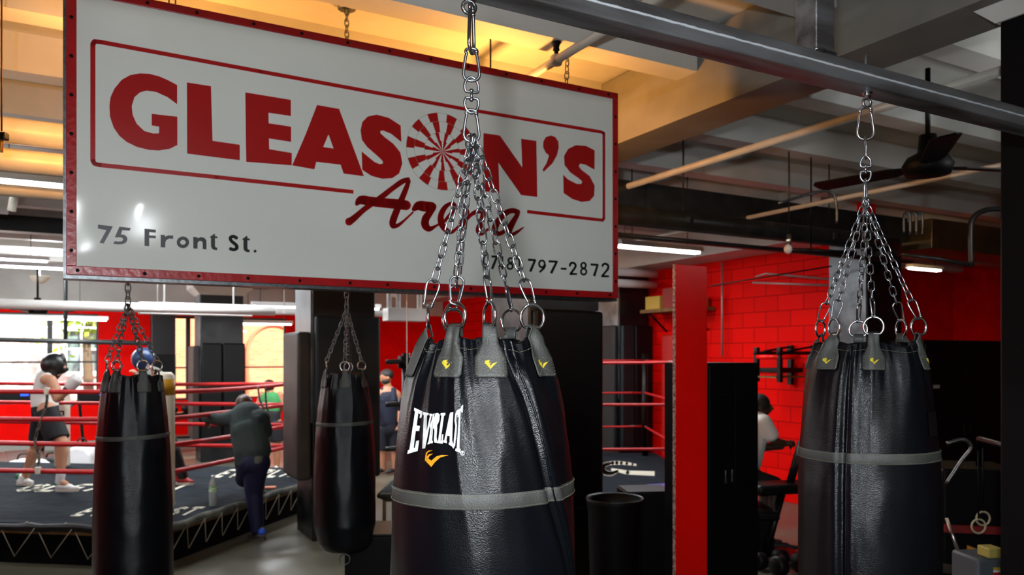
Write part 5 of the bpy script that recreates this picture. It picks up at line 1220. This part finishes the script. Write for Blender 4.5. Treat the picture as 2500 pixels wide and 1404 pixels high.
for px in (648, 676):
    hl = Vector((K(px, 0).x, 12.35, 0)); te = hl+Vector((0, .24, 0)); V = MB(); shoe(V, LT(hl+Vector((0, 0, .02))), LT(te+Vector((0, 0, .02))), .045); s_ = remesh(V, 'shoe', mat('white_leather_shoe'), gm, .011, 2)
# ---- man in navy tank top
tm = thing('person', 'bearded man in a navy tank top behind the black cornered ring', 'person', (P(945, HY, 12.4).x, 12.4, 0))
LT = LTf(tm); B = MB()
hd = K(943, 922); head(B, LT(hd), .105, (-.85, -.5, 0)); E(K(946, 935), K(948, 952), .055, .065)
E(K(948, 965), K(948, 1000), .17, .145, (1, .2, 0), .65); E(K(948, 1000), K(950, 1035), .145, .145, (1, 0, 0), .7)
E(K(927, 960, -.05), K(915, 990, -.1), .058, .048); E(K(915, 990, -.1), K(922, 1020, -.2), .046, .035); hand(B, LT(K(922, 1022, -.2)), (0, -.1, -1), (1, 0, 0), curl=.5)
E(K(970, 962), K(978, 990), .06, .05); E(K(978, 990), K(975, 1028, -.1), .047, .035); hand(B, LT(K(975, 1030, -.1)), (0, -.1, -1), (-1, 0, 0), curl=.5)
E(K(938, 1045), K(936, 1100), .1, .07); E(K(936, 1100), K(936, fy-10), .062, .042); E(K(962, 1045), K(964, 1100), .1, .07); E(K(964, 1100), K(964, fy-10), .062, .042)
remesh(B, 'body', M['skin_tan'], tm, .012, 4); eyes(LT(hd), .105, (-.85, -.5, 0), tm, LT)
G = MB(); G.ball(LT(K(945, 915, .02)), (.112, .115, .095), 12); remesh(G, 'hair', M['hair'], tm, .013, 2)
G = MB(); G.ball(LT(K(941, 931, -.02)), (.075, .07, .05), 12); remesh(G, 'beard', M['hair'], tm, .012, 2)
V = MB(); V.ell(LT(K(948, 974)), LT(K(949, 1030)), .185, .17, (1, .2, 0), .80)
for px_ in (936, 960):
    V.ell(LT(K(px_, 952, -.03)), LT(K(px_+1, 978, -.09)), .05, .06); V.ell(LT(K(px_, 952, .03)), LT(K(px_+1, 978, .09)), .05, .06)
remesh(V, 'tank_top', mat('navy_tank_top', (16, 22, 44), .8), tm, .012, 2)
V = MB(); V.ell(LT(K(950, 1035)), LT(K(950, 1048)), .16, .165, (1, 0, 0), .8); V.ell(LT(K(939, 1045)), LT(K(935, 1100)), .105, .085, caps=False); V.ell(LT(K(961, 1045)), LT(K(966, 1100)), .105, .085, caps=False)
remesh(V, 'shorts', mat('dark_blue_shorts', (12, 14, 30), .8), tm, .014, 3)
for px in (936, 964):
    hl = Vector((K(px, 0).x, 12.42, 0)); te = hl+Vector((-.12, -.22, 0)); V = MB(); shoe(V, LT(hl+Vector((0, 0, .02))), LT(te+Vector((0, 0, .02))), .045); s_ = remesh(V, 'shoe', mat('black_trainer', (24, 24, 26), .6), tm, .011, 2)
# ---- person in white T shirt half behind the locker
wt = thing('person', 'person in a white T shirt leaning forward behind the black locker', 'person', (P(1850, HY, 7.6).x, 7.6, 0))
LT = LTf(wt); B = MB()
def K(px, py, dz=0): return P(px, py, 7.6+dz)
hd = K(1856, 992); head(B, LT(hd), .105, (.9, -.3, 0)); E(K(1850, 1008), K(1842, 1030), .055, .068)
E(K(1840, 1045), K(1825, 1115), .16, .14, (0, 1, 0), .75); E(K(1825, 1115), K(1818, 1160), .14, .14, (0, 1, 0), .85)
E(K(1868, 1035, -.12), K(1890, 1078, -.12), .058, .046); E(K(1890, 1078, -.12), K(1918, 1083, -.1), .045, .034); hand(B, LT(K(1914, 1081, -.1)), (1, 0, .15), (0, .2, -1), curl=.9)
E(K(1850, 1040, .15), K(1850, 1092, .0), .056, .046); E(K(1850, 1092, .0), K(1908, 1090, -.02), .045, .034); hand(B, LT(K(1906, 1088, -.02)), (1, 0, .2), (0, -.2, -1), curl=.9)
E(K(1825, 1170, -.1), K(1893, 1185, -.1), .1, .075); E(K(1893, 1185, -.1), K(1880, 1305, -.1), .062, .045); E(K(1822, 1170, .12), K(1870, 1190, .14), .1, .075); E(K(1870, 1190, .14), K(1860, 1300, .14), .062, .045)
remesh(B, 'body', M['skin_dark'], wt, .012, 4); eyes(LT(hd), .105, (.9, -.3, 0), wt, LT)
G = MB(); G.ball(LT(K(1853, 985)), (.108, .104, .1), 12); remesh(G, 'hair', M['hair'], wt, .013, 2)
V = MB(); V.ell(LT(K(1844, 1040)), LT(K(1822, 1130)), .175, .17, (0, 1, 0), .8); V.ell(LT(K(1862, 1030, -.12)), LT(K(1882, 1062, -.12)), .085, .075, caps=True); V.ell(LT(K(1850, 1035, .14)), LT(K(1850, 1070, .08)), .085, .075)
remesh(V, 't_shirt', mat('white_t_shirt', (226, 226, 224), .8, bump=.3, bscale=12), wt, .012, 3)
V = MB(); V.ell(LT(K(1820, 1150)), LT(K(1820, 1175)), .16, .165, (0, 1, 0), .85); V.ell(LT(K(1825, 1170, -.1)), LT(K(1890, 1187, -.1)), .12, .098); V.ell(LT(K(1822, 1172, .12)), LT(K(1868, 1190, .14)), .12, .098)
remesh(V, 'shorts', mat('black_shorts'), wt, .013, 3)
for px, dz in ((1880, -.1), (1860, .14)):
    hl = Vector((K(px, 0, 0).x-.03, 7.6+dz, 0)); te = hl+Vector((.26, -.04, 0)); V = MB(); shoe(V, LT(hl+Vector((0, 0, .02))), LT(te+Vector((0, 0, .02))), .045); s_ = remesh(V, 'shoe', mat('black_trainer'), wt, .011, 2)
bs = thing('gym_bench', 'black padded bench under the person in the white T shirt', 'bench', Vector((P(1820, HY, 7.6).x, 7.6, 0)), 0)
MB().box((0, 0, .40), (.36, .95, .08), bev=.025).build('seat_pad', M['black_vinyl'], bs)
for y in (-.36, .36): MB().box((0, y, .18), (.30, .05, .36)).build('leg', M['black_paint'], bs)
# ================================================================ THINGS ABOUT THE GYM
# water bottle on the apron
p = P(520, 1236, (H-RT)*FPX/(1236-HY)); wbm = glass_mat('clear_plastic', (236, 244, 244), .3, .3)
t = thing('water_bottle', 'clear plastic water bottle with green label standing on the ring canvas', 'bottle', (p.x, p.y, RT))
MB().lathe([(.0, .0), (.034, .001), (.038, .012), (.036, .05), (.038, .06), (.038, .20), (.036, .215), (.028, .245), (.016, .27), (.0155, .285)], n=20, cap=False).build('bottle_body', wbm, t)
MB().lathe([(.0, .004), (.034, .005), (.035, .05), (.036, .12), (.0, .12)], n=18, cap=False).build('water', glass_mat('water', (205, 216, 218), .05), t)
MB().lathe([(.0392, .145), (.0392, .20)], n=20, cap=False).build('label', mat('green_label', (90, 170, 90), .5, col2=(220, 235, 220), vscale=50), t)
MB().lathe([(.017, .283), (.017, .305), (.0, .306)], n=14).build('cap', mat('white_cap'), t)
# phone / orange scrap on the ring edge
p = P(653, 1197, (H-RT)*FPX/(1197-HY)+.1); t = tag(MB().box((0, 0, .012), (.18, .10, .02), .2, bev=.004).build('folded_cloth', mat('orange_cloth', (214, 130, 96), .7), None), 'small orange folded cloth lying on the ring canvas beside the leaning man', 'cloth'); t.location = (p.x, p.y, RT)
# rubbish bin
t = thing('rubbish_bin', 'round black rubbish bin standing between the black column and the red partition', 'bin', (.725, 5.5, 0))
MB().lathe([(.16, 0), (.165, .02), (.19, .80), (.2, .85), (.2, .87), (.188, .87), (.178, .80), (.15, .04), (0, .04)], n=36).build('barrel', M['black_matt'], t)
MB().lathe([(.2, .86), (.206, .868), (.2, .878), (.192, .87)], n=36, cap=False).build('rim', M['black_paint'], t)
# dark low cabinet with printed top edge below the far ring
t = thing('low_bench', 'black low bench standing under the edge of the far ring', 'bench', (1.15, 7.5, 0)); MB().box((0, 0, .2), (1.0, .35, .06), bev=.01).build('seat', M['black_vinyl'], t)
for x_ in (-.4, .4): MB().box((x_, 0, .085), (.08, .3, .17)).build('leg', mat('pale_leg', (120, 120, 116), .6), t)
for (x_, y_, w_, d_, h_, lab) in ((-.83, 4.75, .30, .4, .82, 'black wooden jump box on the floor between the two nearest left bags'), (1.07, 6.27, .38, .34, .80, 'black box added to darken the floor behind the rubbish bin')):  # second box is added to fill the dark floor behind the bin
    t = thing('jump_box', lab, 'box', (x_, y_, 0), 0 if x_ < 0 else .1)
    MB().box((0, 0, h_/2), (w_, d_, h_), bev=.008).build('body', M['black_matt'], t); MB().box((0, 0, h_+.006), (w_-.02, d_-.02, .012), bev=.004).build('top_pad', M['black_vinyl'], t)
# white pull cord
t = thing('cord', 'thin white beaded cord hanging left of the near heavy bag', 'cord', P(993, 930, 5.0)); L_ = LTf(t); rn = random.Random(9)
MB().tube([L_(P(993, 640, 5.0)), L_(P(994, 925, 5.0))], .003, 6).build('string', mat('white_cord', (220, 220, 216), .6), t)
x = MB(); 
for i in range(40): x.ball(L_(P(993.3, 715+i*5.3, 5.0)), .0048, 4)
x.ball(L_(P(994, 932, 5.0)), (.011, .011, .022), 6); x.build('beads', mat('white_cord'), t)
MB().tube([L_(P(993, 640, 5.0)), Vector((L_(P(993, 640, 5.0)).x, 0, CEIL-t.location.z))], .003, 6).build('upper_string', mat('white_cord'), t)
# cable at the upper left edge
t = thing('hanging_cable', 'dark cable with a black clamp at the upper left edge of the picture', 'cable', P(4, 330, 3.6)); L_ = LTf(t)
MB().tube([L_(P(4, 320, 3.6)), Vector((0, 0, CEIL-t.location.z))], .004, 6).build('cable', M['rust'], t)
MB().box(L_(P(4, 333, 3.6)), (.05, .04, .035), bev=.006).build('clamp', M['black_paint'], t); MB().box(L_(P(-2, 356, 3.6)), (.03, .02, .06), bev=.004).build('spring', mat('brass_spring', (170, 120, 50), .35, .9), t)
# treadmills against the window wall
def treadmill(x_, y_, rz, lab):
    t = thing('treadmill', lab, 'treadmill', (x_, y_, 0), rz, 'treadmills by the window wall')
    MB().box((0, 0, .1), (.7, 1.7, .16), bev=.03).build('deck', M['black_paint'], t); MB().box((0, 0, .185), (.46, 1.6, .012)).build('belt', M['black_vinyl'], t)
    for s in (-1, 1):
        MB().tube([(s*.34, .75, .15), (s*.36, .55, 1.1), (s*.36, .1, 1.0)], .028, 8).build('handrail', M['zinc_dull'], t)
    MB().box((0, .58, 1.16), (.78, .16, .22), bev=.04).build('console', M['black_vinyl'], t)
    MB().box((0.05, .49, 1.2), (.12, .01, .06)).build('screen', mat('blue_lit_screen', (40, 90, 255), .3, emit=1.2), t); return t
t1_ = treadmill(P(55, HY, 13.2).x, 13.2, RZ+.1, 'treadmill behind the ring at the far left')
t2_ = dup(t1_, (P(222, HY, 13.4).x, 13.4, 0), RZ-.3, 'treadmill with a blue screen just left of the left hanging bag')
# bags and towels on the floor behind the ring
def duffel(px, py, z, s, m, rz, lab, name='gym_bag', cat='bag'):
    p = P(px, py, z); t = thing(name, lab, cat, (p.x, p.y, 0), rz); L_, w_, h_ = s
    x = MB(); k = [(-.5, .2), (-.48, .7), (-.3, .95), (.0, 1.0), (.3, .93), (.48, .72), (.5, .2), (.45, 0), (-.45, 0)]
    x.prism([(a*L_, b*h_) for a, b in k], lambda a, b, d: (a, d, b), -w_/2, w_/2); o = x.build('bag_body', m, t); bv_ = o.modifiers.new('b', 'BEVEL'); bv_.width = .04; bv_.segments = 3
    MB().tube(smoothline([(-.2*L_, -.02, h_*.95), (-.12*L_, -.03, h_*1.2), (.12*L_, -.03, h_*1.2), (.2*L_, -.02, h_*.95)]), .012, 6).build('handle', M['black_vinyl'], t); return t
wb_ = mat('white_nylon', (224, 226, 228), .6, bump=.5, bscale=10); nb = mat('navy_nylon', (20, 30, 90), .6, bump=.6, bscale=10)
duffel(65, 1130, 11.6, (.62, .34, .34), wb_, .1, 'white gym bag with blue tint on the floor behind the ring at far left')
duffel(128, 1128, 12.3, (.4, .3, .28), mat('black_nylon', (20, 20, 22), .7), .2, 'small black gym bag behind the boxer in the white vest')
duffel(203, 1125, 12.15, (.42, .35, .48), wb_, 0, 'tall white gym bag between the boxer and the left hanging bag')
duffel(228, 1130, 11.5, (.66, .35, .22), nb, .15, 'dark blue gym bag lying in front of the tall white bag')
# shelf of dumbbells beyond the ring seen through the far columns
t = thing('dumbbell_rack', 'black dumbbell rack under the window between the far columns', 'weight rack', P(455, HY, 15.2)*1.0, RZ); t.location.z = 0
for h in (.3, .75): MB().box((0, 0, h), (1.2, .35, .04)).build('shelf', M['black_paint'], t)
for x_ in (-.58, .58): MB().box((x_, 0, .45), (.05, .35, .9)).build('upright', M['black_paint'], t)
def dumbbell(loc, rz, lab, r=.07, L_=.3, grp=None):
    t = thing('dumbbell', lab, 'dumbbell', loc, rz, grp)
    MB().tube([(-L_*.3, 0, r), (L_*.3, 0, r)], .015, 8).build('handle', M['zinc'], t)
    for s in (-1, 1): MB().tube([(s*L_*.22, 0, r), (s*L_*.26, 0, r), (s*L_*.46, 0, r), (s*L_*.5, 0, r)], [r*.8, r, r, r*.8], 14).build('weight', M['black_vinyl'], t)
    return t
base = Vector(t.location); d0 = None
for i in range(5):
    q = base+Vector((BX, BY, 0))*(-.45+i*.22)+Vector((0, 0, .77))
    if d0 is None: d0 = dumbbell(q, RZ+PI/2, 'black dumbbell on the top shelf of the rack between the far columns', grp='dumbbells on the far rack')
    else: dup(d0, q)
# leg press / incline bench with weights at the red wall
t = thing('incline_bench', 'black incline bench frame standing on the reddish floor left of the right bag', 'bench', P(1905, HY, 7.2)*1.0, .2); t.location.z = 0
MB().tube([(-.16, 0, .03), (.02, 0, .62)], .045, 8, flat=.7).build('support_beam', M['black_paint'], t)
MB().box((.02, 0, .66), (.62, .3, .09), bev=.03).build('seat_pad', M['black_vinyl'], t); MB().tube([(.1, .0, .7), (.22, .0, 1.08)], .05, 8, flat=.6).build('back_support', M['black_vinyl'], t)
MB().box((-.05, 0, .03), (.5, .45, .05), bev=.01).build('foot', M['black_paint'], t)
for (px, y, z, r, lab) in ((1880, 1350, 6.9, .075, 'black dumbbell on the floor under the incline bench'), (1928, 1345, 6.7, .085, 'larger black dumbbell on the floor next to the right bag')):
    q = P(px, y, z); dumbbell((q.x, q.y, 0), .5, lab, r, .36)
# exercise machine corner at lower right
t = thing('exercise_machine', 'dark cable exercise machine standing in shadow right of the right bag', 'exercise machine', P(2385, HY, 5.4)*1.0, -.2); t.location.z = 0
MB().box((0, .15, .55), (.5, .5, 1.1), bev=.02).build('housing', M['black_matt'], t)
MB().box((0, -.02, .42), (.75, .25, .06), bev=.01).build('platform', mat('brown_platform', (50, 42, 34), .6), t)
MB().tube([(-.25, -.18, .78), (-.14, -.2, .42)], .012, 8).build('steel_rod', M['chrome'], t)
MB().tube(smoothline([(-.24, -.15, 1.28), (-.14, -.16, 1.31), (-.09, -.16, 1.26), (-.15, -.15, 1.16), (-.24, -.14, 1.0)]), .014, 8).build('handle', M['zinc_dull'], t)
MB().box((.0, -.14, .70), (.5, .03, .05)).build('red_bar', mat('dark_red_bar', (120, 16, 16), .5), t)
MB().add([(-.13, -.19, .52), (-.02, -.19, .56), (-.12, -.19, .60), (-.13, -.17, .52), (-.02, -.17, .56), (-.12, -.17, .60)], [(0, 1, 2), (5, 4, 3), (0, 3, 4, 1), (1, 4, 5, 2), (2, 5, 3, 0)]).build('yellow_flag', mat('amber_plastic', (200, 140, 30), .5), t)
MB().tube([(.05, .1, 1.1), (.05, .1, 1.29), (.05, -.7, 1.29)], .02, 8).build('boom', M['black_paint'], t)
for i, (px, py, z) in enumerate(((2389, 1285, 4.9), (2400, 1266, 5.05))):
    q = P(px, py, z); o = thing('hand_grip_ring', ['front one of two cream ring grips at lower right', 'rear one of two cream ring grips at lower right'][i], 'grip ring', q, 0, 'ring grips by the machine')
    MB().tube([(.044*math.cos(2*PI*k/28), 0, .044*math.sin(2*PI*k/28)) for k in range(28)], .006, 8, closed=True).build('ring_bar', mat('cream_grip', (190, 184, 150), .5), o)
    MB().tube([(0, .0, .044), (0, .0, 1.28-q.z)], .005, 6).build('strap', M['black_matt'], o)
t = thing('equipment_box', 'grey floor box with a yellow, white and red sticker at the lower right', 'box', P(2425, HY, 4.6)*1.0, .1); t.location.z = 0
MB().box((0, .12, .34), (.2, .24, .68), bev=.02).build('case', mat('grey_blue_case', (84, 92, 98), .5), t)
MB().box((.02, -.003, .62), (.042, .003, .014)).build('sticker', mat('yellow_sticker', (210, 180, 40), .5), t); MB().box((.02, -.003, .605), (.042, .003, .014)).build('sticker', mat('white_cap'), t); MB().box((.02, -.003, .59), (.042, .003, .014)).build('sticker', mat('red_sticker', (200, 30, 24), .5), t)
MB().box((.0, .03, .715), (.09, .1, .06), bev=.008).build('yellow_block', mat('pale_yellow_foam', (190, 176, 90), .6), t)
